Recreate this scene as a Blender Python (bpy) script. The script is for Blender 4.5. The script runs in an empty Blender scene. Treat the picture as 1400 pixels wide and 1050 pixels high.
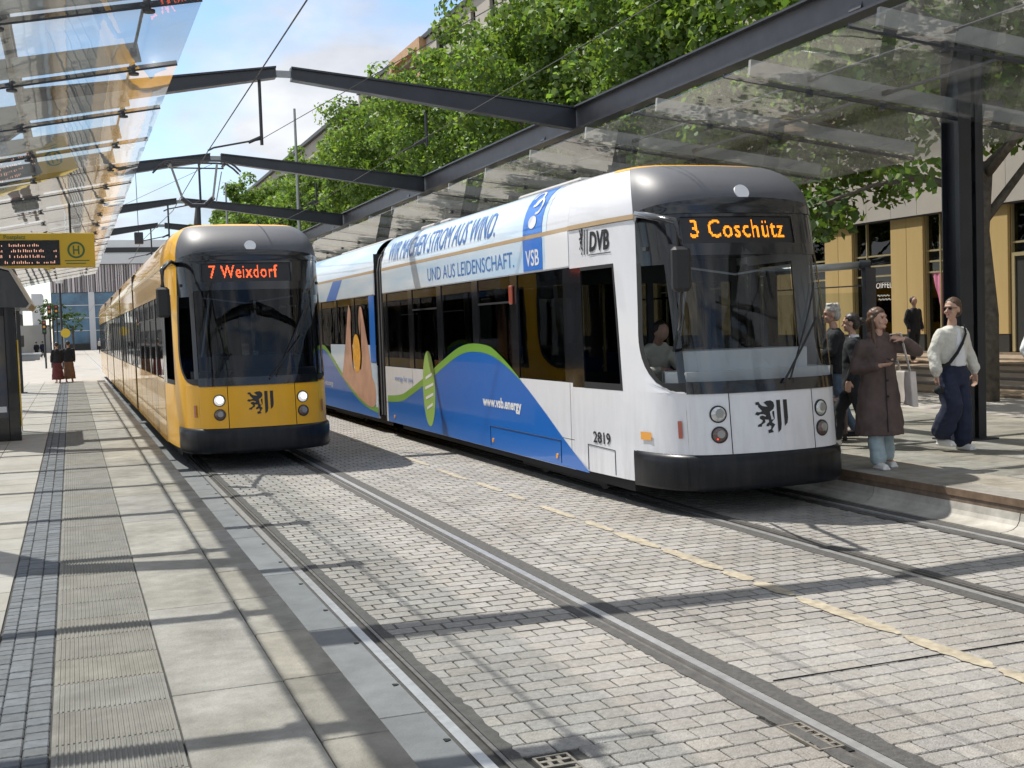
import bpy, bmesh, math, random
import numpy as np
from mathutils import Vector, Matrix, Euler
random.seed(7); rng = np.random.default_rng(7)
PI = math.pi
S = bpy.context.scene
C = S.collection

# ------------------------------------------------------------------ camera, sky, sun, exposure
FPX, YAW, PITCH, ROLL, CH = 1624.0, math.radians(20.28), math.radians(-2.92), math.radians(1.92), 1.939
fw = Vector((math.sin(YAW)*math.cos(PITCH), math.cos(YAW)*math.cos(PITCH), math.sin(PITCH)))
rt = Vector((math.cos(YAW), -math.sin(YAW), 0)); up = rt.cross(fw)
rt2 = rt*math.cos(ROLL) - up*math.sin(ROLL); up2 = rt*math.sin(ROLL) + up*math.cos(ROLL)
cam = bpy.data.objects.new('camera', bpy.data.cameras.new('camera'))
cam.matrix_world = Matrix(((rt2.x, up2.x, -fw.x, 0), (rt2.y, up2.y, -fw.y, 0), (rt2.z, up2.z, -fw.z, CH), (0, 0, 0, 1)))
cam.data.sensor_width = 36.0; cam.data.lens = FPX/1400*36
cam.data.clip_start = 0.05; cam.data.clip_end = 3000
C.objects.link(cam); S.camera = cam

SUN = Vector((-0.307, 0.53, 1.0)).normalized()
w = bpy.data.worlds.new('World'); S.world = w; w.use_nodes = True
nt = w.node_tree; N = nt.nodes; L = nt.links
bg = N['Background']; bg.inputs['Strength'].default_value = 0.12
sky = N.new('ShaderNodeTexSky'); sky.sky_type = 'NISHITA'; sky.sun_disc = False
sky.sun_elevation = math.asin(SUN.z); sky.sun_rotation = math.atan2(SUN.x, SUN.y)
sky.air_density = 1.0; sky.dust_density = 0.2; sky.ozone_density = 2.5
tc = N.new('ShaderNodeTexCoord')
mp = N.new('ShaderNodeMapping'); mp.inputs['Scale'].default_value = (1.0, 1.0, 2.1); mp.inputs['Location'].default_value = (0.35, 0.7, 0.2)
n1 = N.new('ShaderNodeTexNoise'); n1.inputs['Scale'].default_value = 3.4; n1.inputs['Detail'].default_value = 9; n1.inputs['Roughness'].default_value = 0.56
n1.inputs['Distortion'].default_value = 0.25
r1 = N.new('ShaderNodeValToRGB'); r1.color_ramp.elements[0].position = 0.37; r1.color_ramp.elements[1].position = 0.51
n2 = N.new('ShaderNodeTexNoise'); n2.inputs['Scale'].default_value = 7; n2.inputs['Detail'].default_value = 6
r2 = N.new('ShaderNodeValToRGB'); r2.color_ramp.elements[0].color = (3.0, 3.25, 3.8, 1); r2.color_ramp.elements[1].color = (6.0, 6.1, 6.2, 1)
r2.color_ramp.elements[0].position = 0.3; r2.color_ramp.elements[1].position = 0.7
mx = N.new('ShaderNodeMixRGB')
L.new(tc.outputs['Generated'], mp.inputs['Vector']); L.new(mp.outputs[0], n1.inputs['Vector']); L.new(mp.outputs[0], n2.inputs['Vector'])
L.new(n1.outputs['Fac'], r1.inputs[0]); L.new(n2.outputs['Fac'], r2.inputs[0])
L.new(r1.outputs[0], mx.inputs['Fac']); L.new(sky.outputs[0], mx.inputs[1]); L.new(r2.outputs[0], mx.inputs[2])
L.new(mx.outputs[0], bg.inputs['Color'])
sun = bpy.data.objects.new('sun', bpy.data.lights.new('sun', 'SUN'))
sun.data.energy = 4.5; sun.data.angle = math.radians(0.55); sun.data.color = (1.0, 0.95, 0.87)
sun.rotation_euler = SUN.to_track_quat('Z', 'Y').to_euler(); C.objects.link(sun)
S.view_settings.view_transform = 'Standard'; S.view_settings.look = 'None'
S.view_settings.gamma = 1; S.view_settings.use_curve_mapping = False
S.view_settings.exposure = 0.62
S.cycles.transparent_max_bounces = 24; S.cycles.max_bounces = 8

# ------------------------------------------------------------------ materials
MATS = {}
def mat(name, col, rough=0.6, metal=0.0, var=0.0, scale=6.0, bump=0.0, bscale=40.0, coat=0.0, emit=None, es=0.0,
        rand=0.0, island=False, spec=0.5, col2=None, sub=None, stretch=None, trans=0.0, grime=0.0):
    m = bpy.data.materials.new(name); m.use_nodes = True; MATS[name] = m
    t = m.node_tree; n = t.nodes; l = t.links; b = n['Principled BSDF']
    b.inputs['Roughness'].default_value = rough; b.inputs['Metallic'].default_value = metal
    b.inputs['Specular IOR Level'].default_value = spec
    b.inputs['Base Color'].default_value = (*col, 1)
    if coat: b.inputs['Coat Weight'].default_value = coat; b.inputs['Coat Roughness'].default_value = 0.03
    if emit: b.inputs['Emission Color'].default_value = (*emit, 1); b.inputs['Emission Strength'].default_value = es
    if trans: b.inputs['Transmission Weight'].default_value = trans
    co = n.new('ShaderNodeTexCoord'); src = co.outputs['Object']
    if rand or island or sub:
        geo = n.new('ShaderNodeNewGeometry'); src = geo.outputs['Position']
    if stretch:
        mm = n.new('ShaderNodeMapping'); mm.inputs['Scale'].default_value = stretch; l.new(src, mm.inputs['Vector']); src = mm.outputs[0]
    cur = None
    if var or col2:
        no = n.new('ShaderNodeTexNoise'); no.inputs['Scale'].default_value = scale; no.inputs['Detail'].default_value = 7
        no.inputs['Roughness'].default_value = 0.6; l.new(src, no.inputs['Vector'])
        ra = n.new('ShaderNodeValToRGB'); l.new(no.outputs['Fac'], ra.inputs[0])
        ra.color_ramp.elements[0].position = 0.32; ra.color_ramp.elements[1].position = 0.68
        c2 = col2 or tuple(c*(1+var) for c in col); c1 = tuple(c*(1-var) for c in col) if not col2 else col
        ra.color_ramp.elements[0].color = (*c1, 1); ra.color_ramp.elements[1].color = (*c2, 1); cur = ra.outputs[0]
    if rand:
        hs = n.new('ShaderNodeHueSaturation')
        if cur: l.new(cur, hs.inputs['Color'])
        else: hs.inputs['Color'].default_value = (*col, 1)
        if island: rr = geo.outputs['Random Per Island']
        else:
            oi = n.new('ShaderNodeObjectInfo'); rr = oi.outputs['Random']
        mr = n.new('ShaderNodeMapRange'); mr.inputs[3].default_value = 1-rand; mr.inputs[4].default_value = 1+rand
        l.new(rr, mr.inputs[0]); l.new(mr.outputs[0], hs.inputs['Value'])
        m2 = n.new('ShaderNodeMath'); m2.operation = 'MULTIPLY'; m2.inputs[1].default_value = 7.31; l.new(rr, m2.inputs[0])
        fr = n.new('ShaderNodeMath'); fr.operation = 'FRACT'; l.new(m2.outputs[0], fr.inputs[0])
        ms = n.new('ShaderNodeMapRange'); ms.inputs[3].default_value = 0.7; ms.inputs[4].default_value = 1.3
        l.new(fr.outputs[0], ms.inputs[0]); l.new(ms.outputs[0], hs.inputs['Saturation']); cur = hs.outputs[0]
    if sub:   # large scale stains
        n3 = n.new('ShaderNodeTexNoise'); n3.inputs['Scale'].default_value = sub[0]; n3.inputs['Detail'].default_value = 8
        n3.inputs['Roughness'].default_value = 0.65
        l.new(geo.outputs['Position'], n3.inputs['Vector'])
        rb = n.new('ShaderNodeValToRGB'); rb.color_ramp.elements[0].position = 0.36; rb.color_ramp.elements[1].position = 0.62
        rb.color_ramp.elements[0].color = (*sub[1], 1); rb.color_ramp.elements[1].color = (1, 1, 1, 1); l.new(n3.outputs['Fac'], rb.inputs[0])
        mu = n.new('ShaderNodeMixRGB'); mu.blend_type = 'MULTIPLY'; mu.inputs[0].default_value = 1
        if cur: l.new(cur, mu.inputs[1])
        else: mu.inputs[1].default_value = (*col, 1)
        l.new(rb.outputs[0], mu.inputs[2]); cur = mu.outputs[0]
    if grime:   # road dirt thrown up on the lower skin and streaks running down it
        sx = n.new('ShaderNodeSeparateXYZ'); l.new(co.outputs['Object'], sx.inputs[0])
        g1 = n.new('ShaderNodeMapRange'); g1.inputs[1].default_value = 1.5; g1.inputs[2].default_value = 0.2; g1.inputs[3].default_value = 0.12; g1.inputs[4].default_value = 1.0; l.new(sx.outputs[2], g1.inputs[0])
        gm = n.new('ShaderNodeMapping'); gm.inputs['Scale'].default_value = (3, 3, 0.5); l.new(co.outputs['Object'], gm.inputs['Vector'])
        gn = n.new('ShaderNodeTexNoise'); gn.inputs['Scale'].default_value = 2.6; gn.inputs['Detail'].default_value = 9; gn.inputs['Roughness'].default_value = .7; l.new(gm.outputs[0], gn.inputs['Vector'])
        g2 = n.new('ShaderNodeMapRange'); g2.inputs[1].default_value = 0.42; g2.inputs[2].default_value = 0.72; l.new(gn.outputs['Fac'], g2.inputs[0])
        gg = n.new('ShaderNodeMath'); gg.operation = 'MULTIPLY'; l.new(g1.outputs[0], gg.inputs[0]); l.new(g2.outputs[0], gg.inputs[1])
        gh = n.new('ShaderNodeMath'); gh.operation = 'MULTIPLY'; gh.inputs[1].default_value = grime; l.new(gg.outputs[0], gh.inputs[0])
        gx = n.new('ShaderNodeMixRGB'); gx.inputs[2].default_value = (0.16, 0.14, 0.115, 1); l.new(gh.outputs[0], gx.inputs[0])
        if cur: l.new(cur, gx.inputs[1])
        else: gx.inputs[1].default_value = (*col, 1)
        cur = gx.outputs[0]
        ro = n.new('ShaderNodeMapRange'); ro.inputs[3].default_value = rough; ro.inputs[4].default_value = rough+.35; l.new(gh.outputs[0], ro.inputs[0]); l.new(ro.outputs[0], b.inputs['Roughness'])
    if cur: l.new(cur, b.inputs['Base Color'])
    if bump:
        nb = n.new('ShaderNodeTexNoise'); nb.inputs['Scale'].default_value = bscale; nb.inputs['Detail'].default_value = 5
        l.new(src, nb.inputs['Vector'])
        bu = n.new('ShaderNodeBump'); bu.inputs['Strength'].default_value = bump; bu.inputs['Distance'].default_value = 0.02
        l.new(nb.outputs['Fac'], bu.inputs['Height']); l.new(bu.outputs[0], b.inputs['Normal'])
    return m

def glass(name, tint, refl=1.0, rough=0.0, wav=0.0, ior=1.5, dirt=0.0):
    m = bpy.data.materials.new(name); m.use_nodes = True; MATS[name] = m
    t = m.node_tree; n = t.nodes; l = t.links; n.remove(n['Principled BSDF'])
    out = n['Material Output']
    tr = n.new('ShaderNodeBsdfTransparent'); tr.inputs[0].default_value = (*tint, 1)
    gl = n.new('ShaderNodeBsdfGlossy'); gl.inputs['Roughness'].default_value = rough; gl.inputs[0].default_value = (refl, refl, refl, 1)
    fr = n.new('ShaderNodeFresnel'); fr.inputs[0].default_value = ior
    ge = n.new('ShaderNodeNewGeometry')
    iv = n.new('ShaderNodeMath'); iv.operation = 'SUBTRACT'; iv.inputs[0].default_value = 1; l.new(ge.outputs['Backfacing'], iv.inputs[1])
    mu = n.new('ShaderNodeMath'); mu.operation = 'MULTIPLY'; l.new(fr.outputs[0], mu.inputs[0]); l.new(iv.outputs[0], mu.inputs[1])
    mi = n.new('ShaderNodeMixShader'); l.new(mu.outputs[0], mi.inputs[0]); l.new(tr.outputs[0], mi.inputs[1]); l.new(gl.outputs[0], mi.inputs[2])
    if wav:
        no = n.new('ShaderNodeTexNoise'); no.inputs['Scale'].default_value = 1.3; no.inputs['Detail'].default_value = 2
        l.new(ge.outputs['Position'], no.inputs['Vector'])
        bu = n.new('ShaderNodeBump'); bu.inputs['Strength'].default_value = wav; bu.inputs['Distance'].default_value = 0.05
        l.new(no.outputs['Fac'], bu.inputs['Height']); l.new(bu.outputs[0], gl.inputs['Normal']); l.new(bu.outputs[0], fr.inputs['Normal'])
    last = mi.outputs[0]
    if dirt:
        df = n.new('ShaderNodeBsdfDiffuse'); df.inputs[0].default_value = (0.55, 0.56, 0.52, 1)
        tl = n.new('ShaderNodeBsdfTranslucent'); tl.inputs[0].default_value = (0.58, 0.57, 0.55, 1)
        ad = n.new('ShaderNodeMixShader'); ad.inputs[0].default_value = 0.6; l.new(df.outputs[0], ad.inputs[1]); l.new(tl.outputs[0], ad.inputs[2])
        nd = n.new('ShaderNodeTexNoise'); nd.inputs['Scale'].default_value = 2.2; nd.inputs['Detail'].default_value = 8; l.new(ge.outputs['Position'], nd.inputs['Vector'])
        rd = n.new('ShaderNodeMapRange'); rd.inputs[1].default_value = 0.35; rd.inputs[2].default_value = 0.75; rd.inputs[3].default_value = dirt*0.35; rd.inputs[4].default_value = dirt
        l.new(nd.outputs['Fac'], rd.inputs[0])
        m3 = n.new('ShaderNodeMixShader'); l.new(rd.outputs[0], m3.inputs[0]); l.new(last, m3.inputs[1]); l.new(ad.outputs[0], m3.inputs[2]); last = m3.outputs[0]
    l.new(last, out.inputs['Surface'])
    return m

M = MATS
mat('ground', (0.30, 0.29, 0.27), 0.85, var=0.15, scale=0.4)
mat('joint', (0.055, 0.052, 0.048), 0.95, var=0.3, scale=9)
mat('brick', (0.275, 0.263, 0.245), 0.66, var=0.20, scale=30, bump=0.6, bscale=90, rand=0.12, sub=(0.8, (0.76, 0.745, 0.73)))
mat('brick_mass', (0.275, 0.263, 0.245), 0.66, var=0.20, scale=30, bump=0.5, bscale=90, rand=0.12, island=True, sub=(0.8, (0.76, 0.745, 0.73)))
mat('asphalt', (0.060, 0.058, 0.055), 0.8, var=0.35, scale=30, bump=0.5, bscale=120)
mat('grout_concrete', (0.058, 0.056, 0.053), 0.8, var=0.3, scale=12, bump=0.4, bscale=80)
mat('rail_steel', (0.50, 0.50, 0.50), 0.32, metal=0.65, var=0.15, scale=14)
mat('lip_steel', (0.16, 0.15, 0.14), 0.45, metal=0.6, var=0.3, scale=14)
mat('rail_side', (0.05, 0.043, 0.038), 0.75, var=0.4, scale=20)
mat('slab', (0.268, 0.250, 0.218), 0.7, var=0.16, scale=7, bump=0.3, bscale=60, rand=0.09, sub=(1.8, (0.62, 0.61, 0.58)))
mat('slab_blue', (0.15, 0.158, 0.165), 0.6, var=0.12, scale=7, bump=0.15, bscale=60, rand=0.07, sub=(2.0, (0.78, 0.78, 0.78)))
mat('slab_pale', (0.32, 0.30, 0.27), 0.68, var=0.10, scale=5, bump=0.1, bscale=60, rand=0.07, sub=(1.0, (0.82, 0.81, 0.79)))
mat('slab_pale_mass', (0.32, 0.30, 0.27), 0.68, var=0.10, scale=5, rand=0.07, island=True, sub=(1.0, (0.82, 0.81, 0.79)))
mat('tactile', (0.185, 0.175, 0.155), 0.8, var=0.14, scale=9, bump=0.2, bscale=80, rand=0.08, sub=(2.4, (0.8, 0.79, 0.77)))
mat('cobble', (0.10, 0.108, 0.12), 0.7, var=0.2, scale=20, bump=0.3, bscale=90, rand=0.22)
mat('cobble_mass', (0.10, 0.108, 0.12), 0.7, var=0.2, scale=20, rand=0.22, island=True)
mat('yellow_paint', (0.365, 0.32, 0.235), 0.7, var=0.18, scale=16, sub=(7, (0.62, 0.62, 0.64)))
mat('kerb_brown', (0.13, 0.095, 0.07), 0.8, var=0.3, scale=8, rand=0.1)
mat('kerb_concrete', (0.36, 0.345, 0.31), 0.65, var=0.14, scale=4, bump=0.1, sub=(2.0, (0.75, 0.74, 0.72)))
mat('step_stone', (0.21, 0.165, 0.12), 0.75, var=0.2, scale=5, rand=0.12)
mat('cast_iron', (0.26, 0.235, 0.20), 0.5, metal=0.6, var=0.3, scale=30)
mat('void', (0.006, 0.006, 0.006), 0.9)
mat('steel_dark', (0.022, 0.025, 0.032), 0.42, var=0.25, scale=3, coat=0.15)
mat('column_dark', (0.009, 0.012, 0.017), 0.45, var=0.25, scale=3)
mat('steel_web', (0.055, 0.056, 0.065), 0.45, var=0.2, scale=3)
mat('steel_grey', (0.30, 0.31, 0.31), 0.4, metal=0.6, var=0.1)
mat('rib_grey', (0.24, 0.25, 0.24), 0.5, var=.2, scale=2)
mat('wire', (0.03, 0.03, 0.03), 0.5)
mat('bark', (0.10, 0.085, 0.065), 0.9, var=0.4, scale=7, bump=0.6, bscale=14)
glass('canopy_glass', (0.905, 0.925, 0.925), refl=0.97, wav=0.05, dirt=0.055)
glass('tram_glass', (0.74, 0.77, 0.79), refl=0.9, wav=0.02)
glass('tram_glass_dark', (0.29, 0.31, 0.33), refl=0.9, wav=0.03)
glass('tram_glass_smoke', (0.38, 0.42, 0.48), refl=0.7, wav=0.02)
glass('clear_glass', (0.75, 0.8, 0.8), refl=0.95, wav=0.02)
glass('shop_glass', (0.30, 0.34, 0.34), refl=0.9, wav=0.04)

# ------------------------------------------------------------------ object helpers
def link(o, parent=None, **kw):
    C.objects.link(o)
    if parent: o.parent = parent
    for k, v in kw.items():
        if v: o[k] = v
    return o
def empty(name, loc=(0, 0, 0), rz=0, parent=None, **kw):
    o = bpy.data.objects.new(name, None); o.location = loc; o.rotation_euler = (0, 0, rz); o.empty_display_size = 0.2
    return link(o, parent, **kw)
def thing(name, label, cat, loc=(0, 0, 0), rz=0, group=None):
    return empty(name, loc, rz, None, label=label, category=cat, group=group)
def obj(name, me, parent=None, m=None, smooth=False, **kw):
    if isinstance(me, bmesh.types.BMesh):
        b = me; me = bpy.data.meshes.new(name); b.normal_update(); b.to_mesh(me); b.free()
    if m and not me.materials: me.materials.append(M[m] if isinstance(m, str) else m)
    if smooth:
        me.polygons.foreach_set('use_smooth', [True]*len(me.polygons))
    o = bpy.data.objects.new(name, me); return link(o, parent, **kw)
def box(b, x0, x1, y0, y1, z0, z1, bev=0.0):
    vs = [b.verts.new(p) for p in ((x0,y0,z0),(x1,y0,z0),(x1,y1,z0),(x0,y1,z0),(x0,y0,z1),(x1,y0,z1),(x1,y1,z1),(x0,y1,z1))]
    fs = [b.faces.new([vs[i] for i in f]) for f in ((0,3,2,1),(4,5,6,7),(0,1,5,4),(1,2,6,5),(2,3,7,6),(3,0,4,7))]
    if bev:
        es = set(e for f in fs for e in f.edges)
        bmesh.ops.bevel(b, geom=list(es), offset=bev, segments=1, affect='EDGES')
    return vs
def B(): return bmesh.new()
def bxo(name, dims, parent=None, m=None, bev=0.0, **kw):
    b = B(); box(b, *dims, bev=bev); return obj(name, b, parent, m, **kw)
def frame(p0, p1):
    d = (Vector(p1)-Vector(p0)); z = d.normalized()
    a = Vector((0, 0, 1)) if abs(z.z) < 0.95 else Vector((1, 0, 0))
    x = a.cross(z).normalized(); y = z.cross(x); return x, y, z, d.length
def tube(b, pts, r, n=8, caps=True):
    rs = r if isinstance(r, (list, tuple)) else [r]*len(pts)
    rings = []
    for i, p in enumerate(pts):
        p = Vector(p); q0 = Vector(pts[max(i-1, 0)]); q1 = Vector(pts[min(i+1, len(pts)-1)])
        x, y, z, _ = frame(q0, q1)
        rings.append([b.verts.new(p + (x*math.cos(2*PI*k/n) + y*math.sin(2*PI*k/n))*rs[i]) for k in range(n)])
    for a, c in zip(rings, rings[1:]):
        for k in range(n): b.faces.new((a[k], a[(k+1) % n], c[(k+1) % n], c[k]))
    if caps: b.faces.new(rings[0][::-1]); b.faces.new(rings[-1])
def bar(b, p0, p1, wd, ht):
    """rectangular bar between two points, wd sideways, ht along the other axis"""
    x, y, z, ln = frame(p0, p1); p0 = Vector(p0); p1 = Vector(p1)
    def ring(p): return [b.verts.new(p + x*sx*wd/2 + y*sy*ht/2) for sx, sy in ((-1,-1),(1,-1),(1,1),(-1,1))]
    a = ring(p0); c = ring(p1)
    for k in range(4): b.faces.new((a[k], a[(k+1) % 4], c[(k+1) % 4], c[k]))
    b.faces.new(a[::-1]); b.faces.new(c)
def prism(b, poly, axis, a0, a1):
    """poly: 2D points; axis 'x','y','z' extruded from a0 to a1"""
    def P(u, v, t): return {'x': (t, u, v), 'y': (u, t, v), 'z': (u, v, t)}[axis]
    lo = [b.verts.new(P(u, v, a0)) for u, v in poly]; hi = [b.verts.new(P(u, v, a1)) for u, v in poly]
    n = len(poly)
    for k in range(n): b.faces.new((lo[k], lo[(k+1) % n], hi[(k+1) % n], hi[k]))
    b.faces.new(lo[::-1]); b.faces.new(hi)
    bmesh.ops.recalc_face_normals(b, faces=b.faces[:])
def cyl(b, c, r, h, n=16, axis='z', r2=None):
    mtx = Matrix.Translation(c)
    if axis == 'y': mtx = mtx @ Matrix.Rotation(PI/2, 4, 'X')
    if axis == 'x': mtx = mtx @ Matrix.Rotation(PI/2, 4, 'Y')
    bmesh.ops.create_cone(b, cap_ends=True, segments=n, radius1=r, radius2=r if r2 is None else r2, depth=h, matrix=mtx)
def ball(b, c, rx, ry=None, rz=None, rot=None, u=14, v=10):
    ry = rx if ry is None else ry; rz = rx if rz is None else rz
    mtx = Matrix.Translation(c) @ (Euler(rot).to_matrix().to_4x4() if rot else Matrix()) @ Matrix.Diagonal((rx, ry, rz, 1))
    bmesh.ops.create_uvsphere(b, u_segments=u, v_segments=v, radius=1, matrix=mtx)

def text_mesh(s, size=1.0, bold=0.0, shear=0.0, width=None, align='LEFT', space=1.0):
    cu = bpy.data.curves.new('txt', 'FONT'); cu.body = s; cu.size = size; cu.offset = bold; cu.shear = shear
    cu.align_x = align; cu.resolution_u = 3; cu.space_character = space
    o = bpy.data.objects.new('txt', cu); C.objects.link(o)
    bpy.context.view_layer.update()
    dg = bpy.context.evaluated_depsgraph_get(); me = bpy.data.meshes.new_from_object(o.evaluated_get(dg))
    C.objects.unlink(o); bpy.data.objects.remove(o); bpy.data.curves.remove(cu)
    vs = np.array([v.co[:2] for v in me.vertices]) if len(me.vertices) else np.zeros((1, 2))
    if width:
        wd = vs[:, 0].max()-vs[:, 0].min(); k = width/wd
        for v in me.vertices: v.co.x = (v.co.x - vs[:, 0].min())*k
    return me
def map_mesh(me, f, grid=None):
    b = bmesh.new(); b.from_mesh(me)
    bmesh.ops.triangulate(b, faces=b.faces[:])
    for _ in range(5 if grid else 0):
        es = [e for e in b.edges if e.calc_length() > grid]
        if not es: break
        bmesh.ops.subdivide_edges(b, edges=es, cuts=1, use_grid_fill=False); bmesh.ops.triangulate(b, faces=b.faces[:])
    for v in b.verts: v.co = Vector(f(v.co.x, v.co.y))
    bpy.data.meshes.remove(me); return b
def copy_tree(o, parent=None):
    c = o.copy(); C.objects.link(c); c.parent = parent
    for ch in list(o.children): copy_tree(ch, c)
    return c

def project(p):
    d = Vector(p)-Vector((0, 0, CH)); z = d.dot(fw)
    if z < 0.3: return None
    return 700+FPX*d.dot(rt2)/z, 525-FPX*d.dot(up2)/z, z
def rank(p):
    q = project(p)
    if q is None: return 1e9
    return q[2] if (-40 < q[0] < 1440 and -40 < q[1] < 1100) else 1e6+q[2]

def tiles(name, cells, m, m_mass, parent, thick=0.05, bev=0.006, limit=300, jig=0.003, shape=None, massname=None):
    """cells: (cx, cy, w, l, z). The nearest ones in view are objects of their own, the rest one joined mesh."""
    cells = sorted(cells, key=lambda c: rank((c[0], c[1], c[4])))
    cache = {}
    for c in cells[:limit]:
        key = (round(c[2], 3), round(c[3], 3))
        if key not in cache:
            b = B()
            if shape: shape(b, c[2], c[3])
            else: box(b, -c[2]/2, c[2]/2, -c[3]/2, c[3]/2, -thick, 0, bev=bev)
            cache[key] = [obj(name, b, parent, m), True]
            o = cache[key][0]
        else:
            o = bpy.data.objects.new(name, cache[key][0].data); link(o, parent)
        o.location = (c[0], c[1], c[4]+random.uniform(-jig, jig)*0.6)
        o.rotation_euler = (random.uniform(-1, 1)*jig*2, random.uniform(-1, 1)*jig*2, random.uniform(-1, 1)*jig*3)
    rest = cells[limit:]
    if rest:
        V = []; F = []
        for c in rest:
            x, y, wd, ln, z = c; z += random.uniform(-jig, jig)*0.6; e = bev
            i = len(V)
            V += [(x-wd/2, y-ln/2, z-thick), (x+wd/2, y-ln/2, z-thick), (x+wd/2, y+ln/2, z-thick), (x-wd/2, y+ln/2, z-thick),
                  (x-wd/2+e, y-ln/2+e, z), (x+wd/2-e, y-ln/2+e, z), (x+wd/2-e, y+ln/2-e, z), (x-wd/2+e, y+ln/2-e, z)]
            F += [(i+4, i+5, i+6, i+7), (i, i+1, i+5, i+4), (i+1, i+2, i+6, i+5), (i+2, i+3, i+7, i+6), (i+3, i, i+4, i+7)]
        me = bpy.data.meshes.new(massname or name+'s'); me.from_pydata(V, [], F)
        obj(massname or name+'s', me, parent, m_mass, kind='stuff')

# ------------------------------------------------------------------ ground and tracks
b = B(); box(b, -400, 400, -60, 900, -1.0, -0.035); obj('ground', b, None, 'ground', kind='structure')
bed = bxo('track_bed', (1.22, 7.74, -12, 56, -0.034, -0.012), None, 'joint', kind='structure')
cells = []
PITCH_Y, PITCH_X = 0.1445, 0.188
def field(x0, x1, y0, y1):
    r = 0; y = y0
    while y < y1:
        x = x0 - (PITCH_X/2 if r % 2 else 0); 
        while x < x1:
            a = max(x, x0); c_ = min(x+PITCH_X, x1)
            if c_-a > 0.05:
                wd = c_-a-0.009
                if abs((c_-a)-PITCH_X) < 1e-4: wd = PITCH_X-0.009
                inL = 1.80 < (a+c_)/2 < 2.02 and 4.62 < y < 4.90
                inR = 3.00 < (a+c_)/2 < 3.24 and 4.36 < y < 4.80
                if not (inL or inR): cells.append(((a+c_)/2, y+PITCH_Y/2, wd, PITCH_Y-0.009, 0.0))
            x += PITCH_X
        y += PITCH_Y; r += 1
field(1.79, 3.07, 2.6, 46); field(3.36, 5.58, 2.6, 46); field(5.80, 7.07, 2.6, 46)
tiles('brick', cells, 'brick', 'brick_mass', bed, thick=0.030, bev=0.005, jig=0.0022, massname='far_bricks')
bxo('paving_bed', (1.80, 7.06, 46, 56, -0.012, 0.0), None, 'slab_pale', kind='structure')
# far street surface past the stop
bxo('street', (-60, 60, 52, 200, -0.03, -0.008), None, 'slab_pale', kind='structure')

def rail(xc, side, y0=-12, y1=190):
    """side=+1: groove lies towards +x of the head"""
    s = side
    def X(a, c): return (xc+s*a, xc+s*c) if s > 0 else (xc+s*c, xc+s*a)
    r = obj('rail', (lambda b: (box(b, *X(-0.030, 0.028), y0, y1, -0.05, 0.003, 0.0), b)[1])(B()), bed, 'rail_steel')
    b = B(); box(b, *X(0.028, 0.078), y0, y1, -0.06, -0.030); obj('rail_groove', b, r, 'rail_side')
    b = B(); box(b, *X(0.078, 0.100), y0, y1, -0.05, 0.0015); obj('rail_lip', b, r, 'lip_steel')
    # filler strips with ragged edges
    for a, c, mm in ((0.103, 0.170, 'grout_concrete'), (-0.150, -0.033, 'asphalt')):
        V = []; F = []; y = y0; i = 0
        while y < 56:
            e = c + random.uniform(-0.010, 0.012) if a > 0 else c
            d = a if a > 0 else a + random.uniform(-0.012, 0.012)
            V += [(xc+s*d, y, 0.0045), (xc+s*e, y, 0.0045), (xc+s*d, y, -0.03), (xc+s*e, y, -0.03)]
            if i: 
                k = 4*i; F += [(k-4, k-3, k+1, k), (k-3, k-1, k+3, k+1), (k-2, k-4, k, k+2)]
            y += random.uniform(0.03, 0.12) if y < 20 else 2.0; i += 1
        me = bpy.data.meshes.new('rail_filler'); me.from_pydata(V, [], F); bb = bmesh.new(); bb.from_mesh(me)
        bmesh.ops.recalc_face_normals(bb, faces=bb.faces[:])
        if a < 0 and abs(xc-1.632) < 0.01: bb.free(); continue
        for f in bb.faces:
            if abs(f.normal.z) > 0.5 and f.normal.z < 0: f.normal_flip()
        bb.to_mesh(me); bb.free(); obj('rail_filler', me, r, mm)
rail(1.632, 1); rail(3.205, -1); rail(5.705, 1); rail(7.205, -1)
# concrete strip beside the left rail, with its sockets
y = -1.9*3 - 0.0 + 5.70 - 5.70; ys = [5.70 + 1.885*k for k in range(-5, 26)]
for y0 in ys:
    o = bxo('concrete_slab', (0, 0.37, 0, 1.875, -0.05, 0), bed, 'slab_blue', bev=0.004); o.location = (1.224, y0, 0.001)
    for q in (0.5, 1.44):
        bb = B(); cyl(bb, (0.337, q, 0.0015), 0.016, 0.004, 8); box(bb, 0.32, 0.335, q-0.02, q+0.018, 0.0005, 0.004); obj('socket_hole', bb, o, 'void')
bxo('rail_edge_strip', (1.583, 1.598, -12, 56, -0.03, 0.002), bed, 'asphalt')
# worn yellow safety line
V = []; F = []
def blob_strip(x, y0, y1, wd, z):
    n = max(4, int((y1-y0)/0.035)); base = len(V)
    for i in range(n+1):
        t = i/n; yy = y0+(y1-y0)*t; k = min(1, 6*t, 6*(1-t))**0.5
        k = max(k, 0.25)
        V.append((x-wd/2*k+random.uniform(-.008, .008)*1.4, yy, z)); V.append((x+wd/2*k+random.uniform(-.008, .008)*1.4, yy, z))
        if i: j = base+2*i; F.append((j-2, j-1, j+1, j))
y = 3.0
while y < 24:
    ln = random.uniform(0.35, 1.1) if y < 10 else random.uniform(0.5, 1.6)
    blob_strip(4.575+random.uniform(-.015, .015), y, y+ln, 0.12 if y < 9 else 0.09, 0.0062)
    y += ln + (random.uniform(0.02, 0.07) if y < 9.5 else random.uniform(0.2, .6) if y < 13 else random.uniform(.3, 1.5))
me = bpy.data.meshes.new('painted_line'); me.from_pydata(V, [], F); obj('painted_line', me, bed, 'yellow_paint')
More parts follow.
